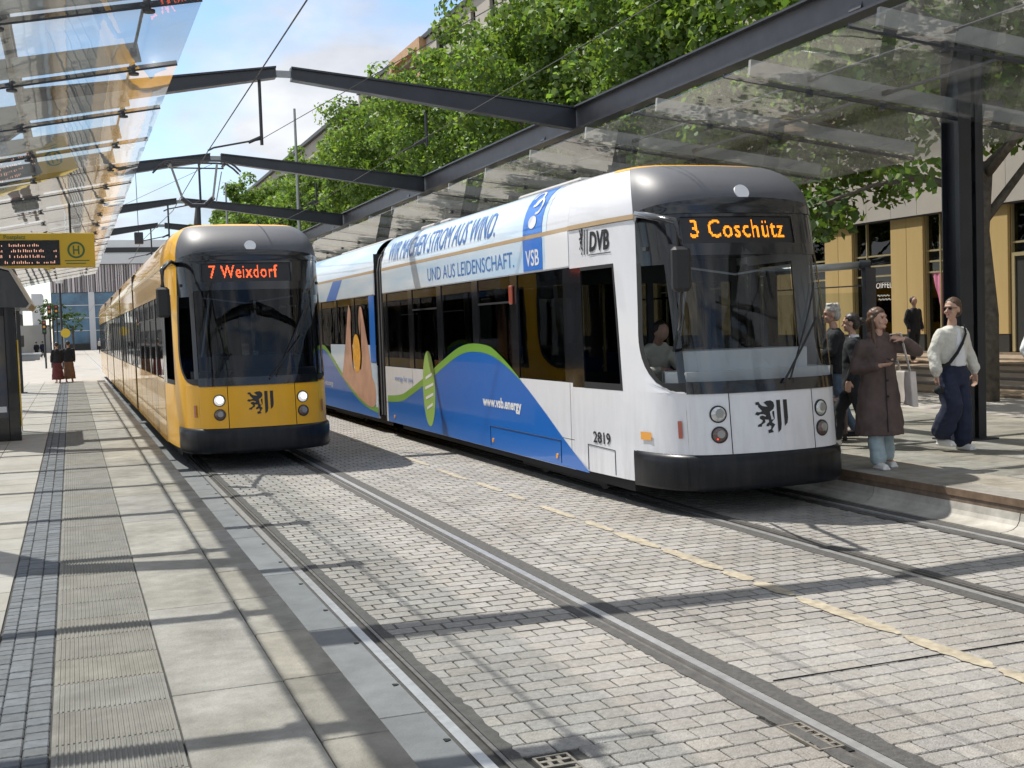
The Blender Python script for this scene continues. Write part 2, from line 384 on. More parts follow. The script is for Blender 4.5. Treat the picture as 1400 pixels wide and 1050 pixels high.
b = B(); bar(b, (3.40, 5.36, 0.0015), (5.57, 5.36, 0.0015), 0.004, 0.008); obj('expansion_joint', b, bed, 'void')
# repaired patches of darker bricks between the tracks
# drains
def drain(x0, x1, y0, y1, lab):
    t = thing('drain_grate', lab, 'drain', ((x0+x1)/2, (y0+y1)/2, 0))
    wx, wy = (x1-x0)/2, (y1-y0)/2
    bxo('drain_pit', (-wx-.03, wx+.03, -wy-.04, wy+.04, -0.03, -0.006), t, 'void')
    b = B(); e = 0.012
    box(b, -wx, wx, -wy, -wy+e, -.02, .006); box(b, -wx, wx, wy-e, wy, -.02, .006)
    box(b, -wx, -wx+e, -wy+e, wy-e, -.02, .006); box(b, wx-e, wx, -wy+e, wy-e, -.02, .006); obj('grate_frame', b, t, 'cast_iron')
    b = B(); rows = 6
    for i in range(1, rows):
        yy = -wy + 2*wy*i/rows; box(b, -wx+e, wx-e, yy-.010, yy+.010, -.018, .004)
    for i in range(rows):
        if i == 3: continue
        ya = -wy+2*wy*i/rows+.010; yb = -wy+2*wy*(i+1)/rows-.010
        for q in (1, 2):
            xx = -wx+e+(2*wx-2*e)*(q/3+(0.05 if i % 2 else -.05)); box(b, xx-.010, xx+.010, ya, yb, -.018, .0035)
    obj('grate_bars', b, t, 'cast_iron')
drain(3.02, 3.155, 4.40, 4.75, 'cast iron drain grate beside the rail in front of the white and blue tram')
drain(1.83, 2.00, 4.50, 4.86, 'cast iron drain grate by the rail nearest the ribbed platform paving')

# ------------------------------------------------------------------ near (left) platform
PZ = 0.19
plat = bxo('platform', (-9, 1.221, -12, 51.5, -0.034, PZ-0.014), None, 'joint', kind='structure')
SP = 1.93
cs = [(0.37+0.545/2, 3.98-SP*2+SP*k+SP/2, 0.536, SP-0.010, PZ) for k in range(27)]
tiles('paving_slab', cs, 'slab', 'slab_pale_mass', plat, bev=0.004, jig=0.001)
cs = [(0.915+0.306/2, 3.98-SP*2+0.97*k+0.97/2, 0.300, 0.97-0.008, PZ) for k in range(50)]
tiles('edge_stone', cs, 'slab', 'slab_pale_mass', plat, thick=0.2, bev=0.008, jig=0.001)
def ribs(b, wd, ln):
    box(b, -wd/2, wd/2, -ln/2, ln/2, -0.05, -0.004)
    n = 22
    for i in range(n):
        x = -wd/2 + 0.012 + (wd-0.024)*(i+0.5)/n; h = 0.0065
        a = [b.verts.new(p) for p in ((x-h, -ln/2+.006, -.004), (x-h*.5, -ln/2+.010, .0015), (x+h*.5, -ln/2+.010, .0015), (x+h, -ln/2+.006, -.004))]
        c = [b.verts.new(p) for p in ((x-h, ln/2-.006, -.004), (x-h*.5, ln/2-.010, .0015), (x+h*.5, ln/2-.010, .0015), (x+h, ln/2-.006, -.004))]
        for k in range(3): b.faces.new((a[k], a[k+1], c[k+1], c[k]))
        b.faces.new(a[::-1]); b.faces.new(c)
cs = [(0.10, 3.47-0.482*2+0.482*k+0.241, 0.528, 0.478, PZ+0.002) for k in range(100)]
tiles('tactile_plate', cs, 'tactile', 'tactile', plat, shape=ribs, jig=0.0012)
cs = []
for j, x in enumerate((-0.226, -0.336, -0.430)):
    y = 2.0 + j*0.04
    while y < 51:
        ln = (0.102, 0.118, 0.095)[j]; cs.append((x, y, (0.103, 0.107, 0.076)[j], ln, PZ-0.002)); y += ln+0.007
tiles('cobblestone', cs, 'cobble', 'cobble_mass', plat, bev=0.006, jig=0.004, massname='far_cobblestones')
cs = []
for j in range(5):
    for k in range(85): cs.append((-0.475-0.3-0.6*j, 2.0+0.6*k+(0.3 if j % 2 else 0), 0.594, 0.594, PZ))
tiles('pale_slab', cs, 'slab_pale', 'slab_pale_mass', plat, bev=0.004, jig=0.001, limit=150, massname='far_slabs')
bxo('platform_deck', (-8.9, -3.48, -12, 51.4, PZ-0.014, PZ-0.002), plat, 'slab_pale')

# ------------------------------------------------------------------ far (right) platform, plaza and steps
RZ = 0.28
plr = bxo('platform', (7.66, 16.0, -12, 160, -0.034, RZ-0.014), None, 'joint', kind='structure')
for k in range(64):
    o = bxo('kerb_cap', (7.62, 7.95, 0, 0.990, 0.205, RZ), plr, 'kerb_brown' if False else 'slab', bev=0.006); o.location = (0, -10+k, 0)
b = B(); prism(b, [(7.625, 0.150), (7.625, 0.203), (7.70, 0.203), (7.70, 0.150)], 'y', -12, 56); obj('kerb_band', b, plr, 'kerb_brown')
bxo('kerb_face', (7.616, 7.6255, -12, 56, 0.206, 0.272), plr, 'kerb_brown')
KP = [(7.40, -0.03), (7.40, 0.004), (7.47, 0.006), (7.535, 0.018), (7.58, 0.045), (7.605, 0.085), (7.618, 0.150), (7.66, 0.150), (7.66, -0.03)]
for k in range(30):
    b = B(); prism(b, KP, 'y', 0.006, 1.994); o = obj('kerb_stone', b, plr, 'kerb_concrete'); o.location = (0, -6+2*k+0.05, 0)
cs = [(8.25+0.6*i, 2+0.6*k+(0.3 if i % 2 else 0), 0.594, 0.594, RZ) for i in range(9) for k in range(60)]
tiles('paving_slab', cs, 'slab', 'slab_pale_mass', plr, bev=0.004, jig=0.001, massname='far_slabs')
bxo('platform_deck', (7.95, 15.9, 38.3, 159, RZ-0.014, RZ-0.001), plr, 'slab_pale')
bxo('platform_strip', (13.35, 15.95, -12, 38.2, RZ-0.014, RZ-0.003), plr, 'slab_pale')
plaza = bxo('pavement', (16.0, 24.3, -12, 180, -0.034, RZ-0.02), None, 'step_stone', kind='structure')
for k in range(6):
    bxo('step', (16.0+1.3*k, 24.2, -12, 100, RZ-0.02+0.062*k, RZ+0.042+0.062*k), plaza, 'step_stone', bev=0.01)

# ------------------------------------------------------------------ canopies
BY = [10.4, 20.5, 30.6, 40.7, 49.6]
def canopy(side, lab):
    """side=-1: near (left) canopy, +1: far (right) canopy"""
    t = thing('glass_canopy', lab, 'canopy')
    if side < 0: xe, ze, xf, zf = 1.10, 4.55, -3.6, 4.55-0.18*4.7
    else:        xe, ze, xf, zf = 7.15, 4.67, 11.70, 4.67-0.12*4.55
    d = Vector((xf-xe, 0, zf-ze)); ln = d.length; n = Vector((-d.z, 0, d.x)).normalized(); n = n if n.z > 0 else -n
    P = 2.335; proto = None
    for k in range(-9, 18):
        y0 = 9.70 + P*k
        if y0+P > 52: break
        if proto is None:
            b = B(); e = 0.016; th = 0.018
            pts = []
            for (u, y) in ((0.0, e), (1.0, e), (1.0, P-e), (0.0, P-e)):
                q = Vector((xe, y, ze)) + Vector((d.x, 0, d.z))*u; pts.append(q)
            lo = [b.verts.new(q) for q in pts]; hi = [b.verts.new(q+n*th) for q in pts]
            b.faces.new(lo if side > 0 else lo[::-1]); b.faces.new(hi)
            for i in range(4): b.faces.new((lo[i], lo[(i+1) % 4], hi[(i+1) % 4], hi[i]))
            bmesh.ops.recalc_face_normals(b, faces=b.faces[:])
            proto = obj('glass_panel', b, t, 'canopy_glass'); o = proto
        else: o = link(bpy.data.objects.new('glass_panel', proto.data), t)
        o.location = (0, y0, random.uniform(-.004, .004)); o.rotation_euler = (random.uniform(-.0012, .0012), random.uniform(-.0012, .0012), 0)
        b = B(); p0 = Vector((xe, y0, ze))+n*0.02; p1 = Vector((xf, y0, zf))+n*0.02
        bar(b, p0, p1, 0.014, 0.05); obj('joint_seal', b, t, 'steel_dark')
        b = B(); up3 = Vector((0, 0, .17)); bar(b, Vector((xe+(-.35 if side < 0 else .35), y0, ze-(.18 if side < 0 else .12)*.35))+up3, Vector((xf, y0, zf))+up3, 0.05, 0.18); obj('cross_rib', b, t, 'rib_grey')
    def onr(x): return ze + (zf-ze)*(x-xe)/(xf-xe)
    rows = (0.69, -0.40) if side < 0 else (8.30, 9.35)
    for j, x in enumerate(rows):
        z = onr(x) + 0.15
        b = B(); tube(b, [(x, -12, z), (x, 51, z)], 0.022 if j else 0.014, 8)
        obj('purlin', b, t, 'steel_dark')
        for k in range(-4, 18):
            y0 = 9.70+P*k
            b = B(); tube(b, [(x, y0, z-.02), (x, y0, onr(x)-0.035)], 0.022, 6)
            cyl(b, (x, y0, onr(x)-0.03), 0.05, 0.02, 10)
            box(b, x-0.03, x+0.03, y0-0.16, y0+0.16, z-0.02, z+0.03)
            obj('glass_bracket', b, t, 'steel_dark')
    # long edge beam, an I section
    xb = -0.55 if side < 0 else 9.06; zt = 5.90 if side < 0 else 5.92; hb = 0.28 if side < 0 else 0.44
    fw_ = 0.05 if side < 0 else 0.13
    b = B(); box(b, xb-fw_, xb+fw_, -12, 51, zt-0.03, zt); box(b, xb-fw_, xb+fw_, -12, 51, zt-hb, zt-hb+0.035)
    o = obj('edge_beam', b, t, 'steel_dark')
    bxo('beam_web', (xb-0.02, xb+0.02, -12, 51, zt-hb+0.035, zt-0.03), o, 'steel_web')
    # columns
    for y in [12.1+10.1*k for k in range(-2, 4)]:
        cx = 10.57 if side > 0 else -1.75
        base = RZ if side > 0 else PZ
        c = empty('column', parent=t)
        for a, wd in ((-0.075, 0.19), (0.145, 0.12)):
            b = B()
            box(b, cx+a-wd/2, cx+a+wd/2, y-0.16, y-0.145, base, 4.9 if side < 0 else 5.3)
            box(b, cx+a-wd/2, cx+a+wd/2, y+0.145, y+0.16, base, 4.9 if side < 0 else 5.3)
            box(b, cx+a-0.015, cx+a+0.015, y-0.145, y+0.145, base, 4.9 if side < 0 else 5.3)
            obj('post', b, c, 'column_dark')
        b = B()
        for q in range(9): box(b, cx+0.015, cx+0.085, y-0.10, y+0.10, base+0.35+0.55*q, base+0.50+0.55*q)
        obj('batten_plate', b, c, 'column_dark')
        b = B(); box(b, cx-0.30, cx+0.32, y-0.25, y+0.25, base-0.01, base+0.02); obj('base_plate', b, c, 'steel_dark')
        b = B(); top = (cx, y, 5.2 if side > 0 else 4.85); bar(b, top, (xb, y, zt-hb/2), 0.24, 0.30); obj('bracket_arm', b, c, 'steel_dark')
        b = B(); bar(b, (cx, y, (4.4 if side > 0 else 4.0)), (xf+(-0.5 if side > 0 else .5), y, onr(xf)+0.35), 0.14, 0.16); obj('strut', b, c, 'steel_dark')
    return t
canopy(-1, 'near glass platform roof that mirrors the yellow tram, over the ribbed pavement')
canopy(1, 'far glass platform roof over the pedestrians beside the white and blue tram')
for i, y in enumerate(BY):
    t = thing('cross_beam', ('cross beam out of view above the front of the stop', 'nearest dark steel roof beam spanning both tracks, with a pole hanging from its middle',
        'dark steel roof beam over the tracks passing just behind the pantograph of the yellow tram', 'third visible dark steel roof beam over the tracks, just above the yellow tram roof',
        'farthest dark steel beam over the tracks at the end of the glass roofs')[i], 'steel beam', group='steel beams spanning the two tracks')
    def taper(b, x0, z0t, z0b, x1, z1t, z1b):
        for (za, zb, hw) in ((0, 0.03, 0.11), (None, None, 0.015), (1, 1, 0.11)):
            if za == 0: P = [(x0, z0t-.03), (x1, z1t-.03), (x1, z1t), (x0, z0t)]
            elif za == 1: P = [(x0, z0b), (x1, z1b), (x1, z1b+.03), (x0, z0b+.03)]
            else: P = [(x0, z0b+.03), (x1, z1b+.03), (x1, z1t-.03), (x0, z0t-.03)]; hw = 0.06
            bb = B(); vs0 = [bb.verts.new((p[0], y-hw, p[1])) for p in P]; vs1 = [bb.verts.new((p[0], y+hw, p[1])) for p in P]
            for k in range(4): bb.faces.new((vs0[k], vs0[(k+1) % 4], vs1[(k+1) % 4], vs1[k]))
            bb.faces.new(vs0[::-1]); bb.faces.new(vs1); bmesh.ops.recalc_face_normals(bb, faces=bb.faces[:])
            me = bpy.data.meshes.new('x'); bb.to_mesh(me); bb.free(); b.from_mesh(me); bpy.data.meshes.remove(me)
    b = B(); taper(b, -0.53, 5.89, 5.53, 3.48, 6.42, 6.23); obj('beam_half', b, t, 'steel_dark')
    b = B(); taper(b, 3.74, 6.42, 6.20, 9.00, 5.91, 5.49); obj('beam_half', b, t, 'steel_dark')
    b = B(); box(b, 3.481, 3.739, y-0.03, y+0.03, 6.25, 6.36); obj('link_plate', b, t, 'steel_grey')

# ------------------------------------------------------------------ overhead line
def wire_z(y): return 5.0 + (y-20.5)*0.06 if y < 23.5 else 5.18
for (xr, nm, hx, az) in ((2.30, 'near', 3.20, 5.12), (5.62, 'far', 6.11, 5.16)):
    for i, y in enumerate(BY[1:]):
        t = thing('wire_hanger', ('steel pole and arm for the %s tram wire, on the %s cross beam' % (
            'yellow' if nm == 'near' else 'white and blue', ('nearest', 'second', 'third', 'farthest')[i])), 'wire hanger', group='hangers of the overhead wires')
        ztop = 6.22 if xr < 4 else 5.72
        b = B(); tube(b, [(hx, y, ztop), (hx, y, az-0.02)], 0.028, 8); obj('hanger_pole', b, t, 'steel_dark')
        b = B(); tube(b, [(hx, y, az+0.08), (xr+0.1, y, az-0.08), (xr, y, az-0.13)], 0.017, 6); tube(b, [(hx-0.22, y, az+0.02), (hx-0.02, y, az+0.11)], 0.03, 6)
        obj('steady_arm', b, t, 'steel_dark')
    pts = [(xr+(0.25 if i % 2 else -0.05)*(1 if xr < 4 else -1) if i != 3 else xr, yy, az-0.14+(yy-20.5)*0.004) for i, yy in enumerate((-14, 10.4, 14, 20.5, 30.6, 40.7, 49.6, 90, 190))]
    pts = [(xr-0.3, -14, az-.2), (xr-0.12, 10.4, az-.15), (xr, 20.5, az-.14), (xr+.22, 30.6, az-.12), (xr, 40.7, az-.12), (xr+.2, 49.6, az-.1), (xr, 90, az), (xr, 190, az)]
    b = B(); tube(b, pts, 0.0085 if xr < 4 else .005, 5); o = obj('contact_wire', b, None, 'wire')
    o['label'] = 'thin contact wire running above the %s track' % ('yellow tram' if xr < 4 else 'white and blue tram'); o['category'] = 'wire'
for i, (a, c_) in enumerate((((3.2, 20.5, 5.2), (5.6, 10.4, 5.9)), ((1.2, 40.7, 5.9), (3.6, 30.6, 6.2)))):
    b = B(); tube(b, [a, c_], 0.006, 5); o = obj('span_wire', b, None, 'wire')
    o['label'] = ('thin guy wire slanting up from the pole under the nearest cross beam', 'thin guy wire slanting low behind the yellow tram pantograph')[i]; o['category'] = 'wire'
t = thing('signal_box', 'small dark box hung on a wire in the sky beyond the yellow tram', 'signal box', (1.65, 30, 4.28))
bxo('box_case', (-0.10, 0.10, -0.1, 0.1, -0.14, 0.14), t, 'steel_dark', bev=.01); b = B(); tube(b, [(0, 0, .14), (0, 0, 1.6)], 0.008, 5); obj('cord', b, t, 'wire')
for i, (x, y, h, lab) in enumerate(((11.2, 60.8, 12.9, 'tall grey lighting mast rising in front of the trees beyond the nearest cross beam'), (10.5, 84, 12.0, 'farther thin lighting mast seen just above the yellow tram pantograph'))):
    t = thing('lighting_mast', lab, 'mast', (x, y, RZ)); b = B(); tube(b, [(0, 0, 0), (0, 0, h)], [0.13, 0.06], 10); obj('pole', b, t, 'steel_grey')
    b = B(); box(b, -.05, .5, -.12, .12, 7.6, 7.75); obj('lamp_head', b, t, 'steel_grey')

# ------------------------------------------------------------------ trams
HALF = [(0,0),(.20,.008),(.35,.022),(.50,.045),(.62,.075),(.72,.115),(.80,.165),(.87,.235),(.93,.33),(.975,.43),(1.01,.55),(1.04,.70),(1.065,.90),(1.09,1.15),(1.11,1.45),(1.13,1.85),(1.15,2.3)]
ALEN = [0]
for p, q in zip(HALF, HALF[1:]): ALEN.append(ALEN[-1]+math.hypot(q[0]-p[0], q[1]-p[1]))
LEND = ALEN[-1]
def plan(a):
    s = 1 if a >= 0 else -1; a = abs(a)
    if a >= LEND: return s*1.15, 2.3+a-LEND
    return s*float(np.interp(a, ALEN, [p[0] for p in HALF])), float(np.interp(a, ALEN, [p[1] for p in HALF]))
VS = [p[1] for p in HALF]
def a_of_v(v): return LEND+v-2.3 if v >= 2.3 else float(np.interp(v, VS, ALEN))
def a_of_x(x): return float(np.interp(abs(x), [p[0] for p in HALF], ALEN))*(1 if x >= 0 else -1)
ZB, ZR, HR = 0.22, 3.0, 0.57
def lean(z):
    if z > ZR: z = ZR
    return float(np.interp(z, (0.2, 0.6, 1.2, 2.0, 3.0), (0.0, 0.02, 0.08, 0.24, 0.50)))
def surf(a, z, off=0.0):
    """tram skin: a along the plan outline (0 front centre, <0 the tram's side towards -x), z height"""
    x, v = plan(a)
    e = 0.01; x1, v1 = plan(a+e); x0, v0 = plan(a-e); tx, tv = x1-x0, v1-v0; l = math.hypot(tx, tv); nx, nv = tv/l, -tx/l
    k = max(0.0, 1-v/2.3)
    v += lean(z)*k
    nz = 0.0
    if z > ZR:
        t = min(1.0, (z-ZR)/HR); q = 1-math.sqrt(max(0.0, 1-t*t))
        x *= 1-0.36*q; v += 1.0*q*k
        nz = t; nx *= (1-t*0.8); nv *= (1-t*0.8)
    return x+nx*off, v+nv*off, z+nz*off
def panel(name, zs, amin, amax, na, off, parent, m, smooth=True, both=False):
    b = B(); rows = []
    for z in zs:
        a0 = amin(z) if callable(amin) else amin; a1 = amax(z) if callable(amax) else amax
        rows.append([b.verts.new(surf(a0+(a1-a0)*i/na, z, off)) for i in range(na+1)])
    for r0, r1 in zip(rows, rows[1:]):
        for i in range(na):
            if (r0[i].co-r0[i+1].co).length < 1e-5 and (r1[i].co-r1[i+1].co).length < 1e-5: continue
            b.faces.new((r0[i], r0[i+1], r1[i+1], r1[i]))
    return obj(name, b, parent, m, smooth=smooth)
def lin(z0, z1, n): return [z0+(z1-z0)*i/n for i in range(n+1)]
# edge of the dark glazed zone around the cab, measured along the outline
def edge(z):
    v = 0.95-0.14*(z-0.3); a = a_of_v(v)
    if z < 1.80: q = min(1, (1.80-z)/0.60); a = 0.86 + (a-0.86)*math.sqrt(max(0, 1-q*q))
    return a
LION = [[(0.060,0.962),(0.224,0.972),(0.299,0.886),(0.403,0.837),(0.657,0.809),(0.582,0.872),(0.463,0.941),(0.612,0.990),(0.821,1.000),(0.955,0.941),(1.000,0.830),(0.940,0.732),(0.806,0.676),(0.746,0.649),(0.776,0.537),(0.806,0.411),(0.934,0.418),(0.866,0.593),(0.881,0.662),(0.970,0.676),(0.970,0.425),(0.881,0.384),(0.821,0.328),(0.970,0.258),(0.881,0.174),(0.806,0.105),(0.881,0.028),(0.627,0.000),(0.597,0.091),(0.746,0.126),(0.776,0.216),(0.642,0.258),(0.687,0.216),(0.522,0.213),(0.552,0.286),(0.672,0.342),(0.672,0.411),(0.478,0.425),(0.493,0.342),(0.313,0.272),(0.299,0.216),(0.090,0.209),(0.119,0.272),(0.299,0.328),(0.373,0.397),(0.224,0.467),(0.239,0.530),(0.373,0.551),(0.522,0.509),(0.552,0.551),(0.403,0.593),(0.254,0.593),(0.149,0.551),(0.000,0.600),(0.104,0.676),(0.179,0.656),(0.299,0.662),(0.373,0.690),(0.269,0.760),(0.179,0.830),(0.194,0.872),(0.060,0.886)]]
mat('lamp_glass', (0.55, 0.57, 0.58), 0.15, metal=0.5, coat=1.0)
mat('lamp_lit', (0.9, 0.9, 0.85), 0.2, emit=(1.0, 0.96, 0.85), es=2.2)
mat('lamp_lens', (0.75, 0.76, 0.76), 0.12, metal=0.4, coat=1.0, emit=(1.0, .97, .9), es=.25)
mat('lamp_dark', (0.10, 0.06, 0.05), 0.2, coat=1.0)
mat('red_dot', (0.8, 0.05, 0.03), 0.3, emit=(1.0, 0.05, 0.03), es=1.0)
mat('amber', (0.75, 0.33, 0.04), 0.3, coat=0.6)
mat('marker_red', (0.35, 0.06, 0.03), 0.3, coat=0.6)
mat('black_gloss', (0.009, 0.010, 0.012), 0.14, coat=0.4)
mat('black_rubber', (0.012, 0.012, 0.013), 0.55)
mat('bumper_black', (0.006, 0.008, 0.012), 0.34, spec=0.25, coat=0.05, grime=.10, var=0.2, scale=3)
mat('under', (0.010, 0.010, 0.011), 0.8)
mat('cap_grey', (0.075, 0.078, 0.090), 0.5, coat=0.12)
mat('interior_dark', (0.035, 0.037, 0.040), 0.7)
mat('interior_grey', (0.20, 0.21, 0.22), 0.6)
mat('dash_white', (0.55, 0.57, 0.58), 0.45)
mat('led_orange', (0.0, 0.0, 0.0), 0.5, emit=(1.0, 0.29, 0.012), es=1.5)
mat('led_red', (0.0, 0.0, 0.0), 0.5, emit=(1.0, 0.12, 0.03), es=1.6)
mat('bellows', (0.05, 0.052, 0.056), 0.8, var=0.2)
mat('roof_equipment', (0.30, 0.30, 0.30), 0.6, var=0.15)
mat('print_black', (0.010, 0.010, 0.012), 0.4)
mat('seat_blue', (0.03, 0.05, 0.12), 0.8)
mat('tram_white', (0.68, 0.69, 0.725), 0.28, coat=0.6, var=0.02, scale=2, grime=.28)
mat('tram_yellow', (0.78, 0.385, 0.003), 0.36, spec=.4, coat=0.2, var=0.03, scale=2, grime=.12)
mat('tram_yellow_side', (0.76, 0.38, 0.004), 0.24, coat=.7, var=0.03, scale=2, spec=.5, grime=.25)
mat('yellow_trim', (0.62, 0.40, 0.12), 0.35, coat=0.4)
mat('trim_beige', (0.45, 0.32, 0.18), 0.4, coat=0.3)
mat('ad_blue', (0.008, 0.125, 0.46), 0.28, coat=0.6)
mat('ad_green', (0.17, 0.36, 0.05), 0.3, coat=0.5)
mat('ad_greenleaf', (0.28, 0.45, 0.10), 0.35, coat=0.4)
mat('ad_white', (0.75, 0.76, 0.78), 0.3, coat=0.5)
mat('ad_paleblue', (0.42, 0.62, 0.82), 0.28, coat=0.6, col2=(0.72, 0.78, 0.84), scale=0.9, stretch=(1, .35, 3))
mat('ad_text_blue', (0.05, 0.16, 0.42), 0.4)
mat('ad_skin', (0.52, 0.30, 0.21), 0.4, var=0.2, scale=2, coat=0.4)
mat('ad_orange', (0.75, 0.38, 0.05), 0.4, var=0.25, scale=6)
mat('ad_logo', (0.02, 0.17, 0.62), 0.28, coat=0.5)

def disc(name, a, z, r, off, parent, m, ring=True, depth=0.03):
    p = Vector(surf(a, z, off)); q = Vector(surf(a, z, off+0.1)); n = (q-p).normalized()
    b = B(); mtx = Matrix.Translation(p) @ n.to_track_quat('Z', 'Y').to_matrix().to_4x4()
    bmesh.ops.create_cone(b, cap_ends=True, segments=24, radius1=r, radius2=r*0.96, depth=depth, matrix=mtx)
    o = obj(name, b, parent, m)
    return o, mtx
def headlight(a, z, r, parent, m, dot=None):
    o, mtx = disc('headlight', a, z, r, 0.0, parent, 'black_rubber', depth=0.03)
    b = B(); bmesh.ops.create_uvsphere(b, u_segments=20, v_segments=10, radius=1, matrix=mtx @ Matrix.Translation((0, 0, 0.009)) @ Matrix.Diagonal((r*0.86, r*0.86, 0.022, 1)))
    obj('lens', b, o, m, smooth=True)
    b = B()
    bmesh.ops.create_cone(b, cap_ends=True, segments=20, radius1=r*0.5, radius2=r*0.45, depth=0.012, matrix=mtx @ Matrix.Translation((0.01, 0.01, 0.030)))
    obj('bulb', b, o, 'lamp_lit' if m == 'lamp_lens' else 'steel_grey')
    if dot:
        b = B(); bmesh.ops.create_uvsphere(b, u_segments=8, v_segments=6, radius=0.009, matrix=mtx @ Matrix.Translation((-r*.3, -r*0.45, 0.032)))
        obj('red_light', b, o, 'red_dot')
    return o

def tram(label, xc, yf, body, front_txt, led, lit, mirror_m='black_rubber', sections=5, livery=None):
    t = thing('tram', label, 'tram', (xc, yf, 0))
    SL = [(0.0, 10.9)]; v = 11.5
    for k in range(3): SL.append((v, v+6.97)); v += 7.57
    SL.append((v, v+10.5))
    if livery: SL = SL[:3]
    # ---- nose
    fr = body; nose = empty('front_end', parent=t)
    AE = lambda z: edge(z)
    for s in (-1, 1):
        side_lo = lambda z, s=s: s*AE(z); side_hi = s*a_of_v(2.35)
        zs = lin(ZB+0.04, 1.2, 8)
        panel('side_panel', lin(ZB+0.06, 0.60, 4), s*a_of_v(0.93), side_hi, 10, 0, nose, body)
        panel('side_panel', [0.60]+lin(0.66, 1.20, 6), lambda z, s=s: s*0.86, side_hi, 16, 0, nose, body)
        panel('side_panel', lin(1.20, 2.53, 14), side_lo, lambda z, s=s: s*a_of_v(1.14), 10, 0, nose, body)
        panel('side_panel', lin(2.53, 2.95, 4), side_lo, side_hi, 12, 0, nose, body)
        panel('side_panel', lin(1.20, 2.53, 2), s*a_of_v(2.04), side_hi, 3, 0, nose, 'black_gloss')
        g = panel('cab_side_window', lin(1.26, 2.50, 3), s*a_of_v(1.17), s*a_of_v(2.02), 6, -0.012, nose, 'tram_glass_dark')
        panel('window_seal', lin(1.20, 1.27, 1), s*a_of_v(1.14), s*a_of_v(2.04), 6, 0.001, g, 'black_rubber')
        panel('window_seal', lin(2.49, 2.53, 1), s*a_of_v(1.14), s*a_of_v(2.04), 6, 0.001, g, 'black_rubber')
        panel('window_seal', lin(1.27, 2.49, 1), s*a_of_v(1.14), s*a_of_v(1.18), 1, 0.001, g, 'black_rubber')
        # glazed quarter window and its frame
        q = panel('quarter_window', lin(1.30, 2.47, 14), s*0.945, lambda z, s=s: s*max(0.95, AE(z)-0.075), 8, -0.008, nose, 'tram_glass')
        panel('window_frame', lin(1.225, 2.50, 16), lambda z, s=s: s*max(0.90, AE(z)-0.085), lambda z, s=s: s*max(AE(z), 0.87), 3, 0.004, q, 'black_rubber')
        panel('window_frame', lin(1.215, 1.30, 2), s*0.86, lambda z, s=s: s*max(0.95, AE(z)-.02), 10, 0.012, q, 'black_rubber')
        panel('pillar', lin(1.215, 2.52, 6), s*0.875, s*0.955, 2, 0.006, nose, 'black_gloss')
        panel('corner_panel', lin(2.47, 2.98, 5), s*0.87, lambda z, s=s: s*AE(z), 6, 0.003, nose, 'black_gloss')
        panel('marker_lamp', lin(0.76, 0.93, 2), s*(0.86+0.09), s*(0.86+0.135), 2, 0.012, nose, 'marker_red')
        panel('trim_strip', lin(2.955, 3.005, 1), lambda z, s=s: s*(AE(3.0)+.005), side_hi, 12, 0.012, nose, 'trim_beige' if livery else 'yellow_trim')
    panel('front_panel', lin(0.60, 1.215, 6), -0.86, -0.475, 6, 0.004, nose, fr)
    panel('front_panel', lin(0.60, 1.215, 6), -0.465, 0.475, 10, 0.004, nose, fr)
    panel('front_panel', lin(0.60, 1.215, 6), 0.485, 0.86, 6, 0.004, nose, fr)
    panel('seam', lin(0.58, 1.22, 3), -0.90, 0.90, 12, -0.004, nose, 'void')
    panel('lower_band', lin(1.19, 1.31, 2), -0.88, 0.88, 28, 0.014, nose, 'black_gloss')
    ws = panel('windshield', lin(1.30, 2.56, 10), -0.88, 0.88, 16, -0.004, nose, 'tram_glass' if livery else 'tram_glass_smoke')
    # dark upper part with the destination display
    ub = empty('display_case', parent=nose)
    for za, zb, aa, ab in ((2.55, 2.67, -.88, .88), (2.94, 2.985, -.88, .88), (2.67, 2.94, -.88, -.72), (2.67, 2.94, .56, .88)):
        panel('display_surround', lin(za, zb, 2), aa, ab, 12, 0.003, ub, 'black_gloss')
    panel('display_screen', lin(2.67, 2.94, 2), -0.72, 0.56, 10, -0.012, ub, 'print_black')
    me = text_mesh(front_txt, 0.27, bold=0.0025, width=1.06 if livery else 0.96, space=1.12)
    x0 = -0.62 if livery else -0.60
    # cut the letters into an LED dot raster
    tri = bmesh.new(); tri.from_mesh(me); bmesh.ops.triangulate(tri, faces=tri.faces[:]); bpy.data.meshes.remove(me)
    pit = 0.0128; pts = set()
    for f in tri.faces:
        A_, B_, C_ = [np.array(v.co[:2]) for v in f.verts]; lo_ = np.minimum(np.minimum(A_, B_), C_); hi_ = np.maximum(np.maximum(A_, B_), C_)
        dd = (B_[0]-A_[0])*(C_[1]-A_[1])-(C_[0]-A_[0])*(B_[1]-A_[1])
        if abs(dd) < 1e-12: continue
        for gx in range(int(lo_[0]//pit), int(hi_[0]//pit)+2):
            for gy in range(int(lo_[1]//pit), int(hi_[1]//pit)+2):
                px, py = gx*pit, gy*pit
                u_ = ((px-A_[0])*(C_[1]-A_[1])-(C_[0]-A_[0])*(py-A_[1]))/dd; v_ = ((B_[0]-A_[0])*(py-A_[1])-(px-A_[0])*(B_[1]-A_[1]))/dd
                if u_ >= -1e-6 and v_ >= -1e-6 and u_+v_ <= 1+1e-6: pts.add((gx, gy))
    tri.free(); b = B(); q_ = 0.0053
    for gx, gy in sorted(pts):
        cx_, cz_ = x0+gx*pit, 2.73+gy*pit*0.95
        b.faces.new([b.verts.new(surf(a_of_x(cx_+sx*q_), cz_+sz*q_, -0.006)) for sx, sz in ((-1, -1), (1, -1), (1, 1), (-1, 1))])
    obj('destination_text', b, ub, led, label='lit orange LED text ' + front_txt, kind='stuff')
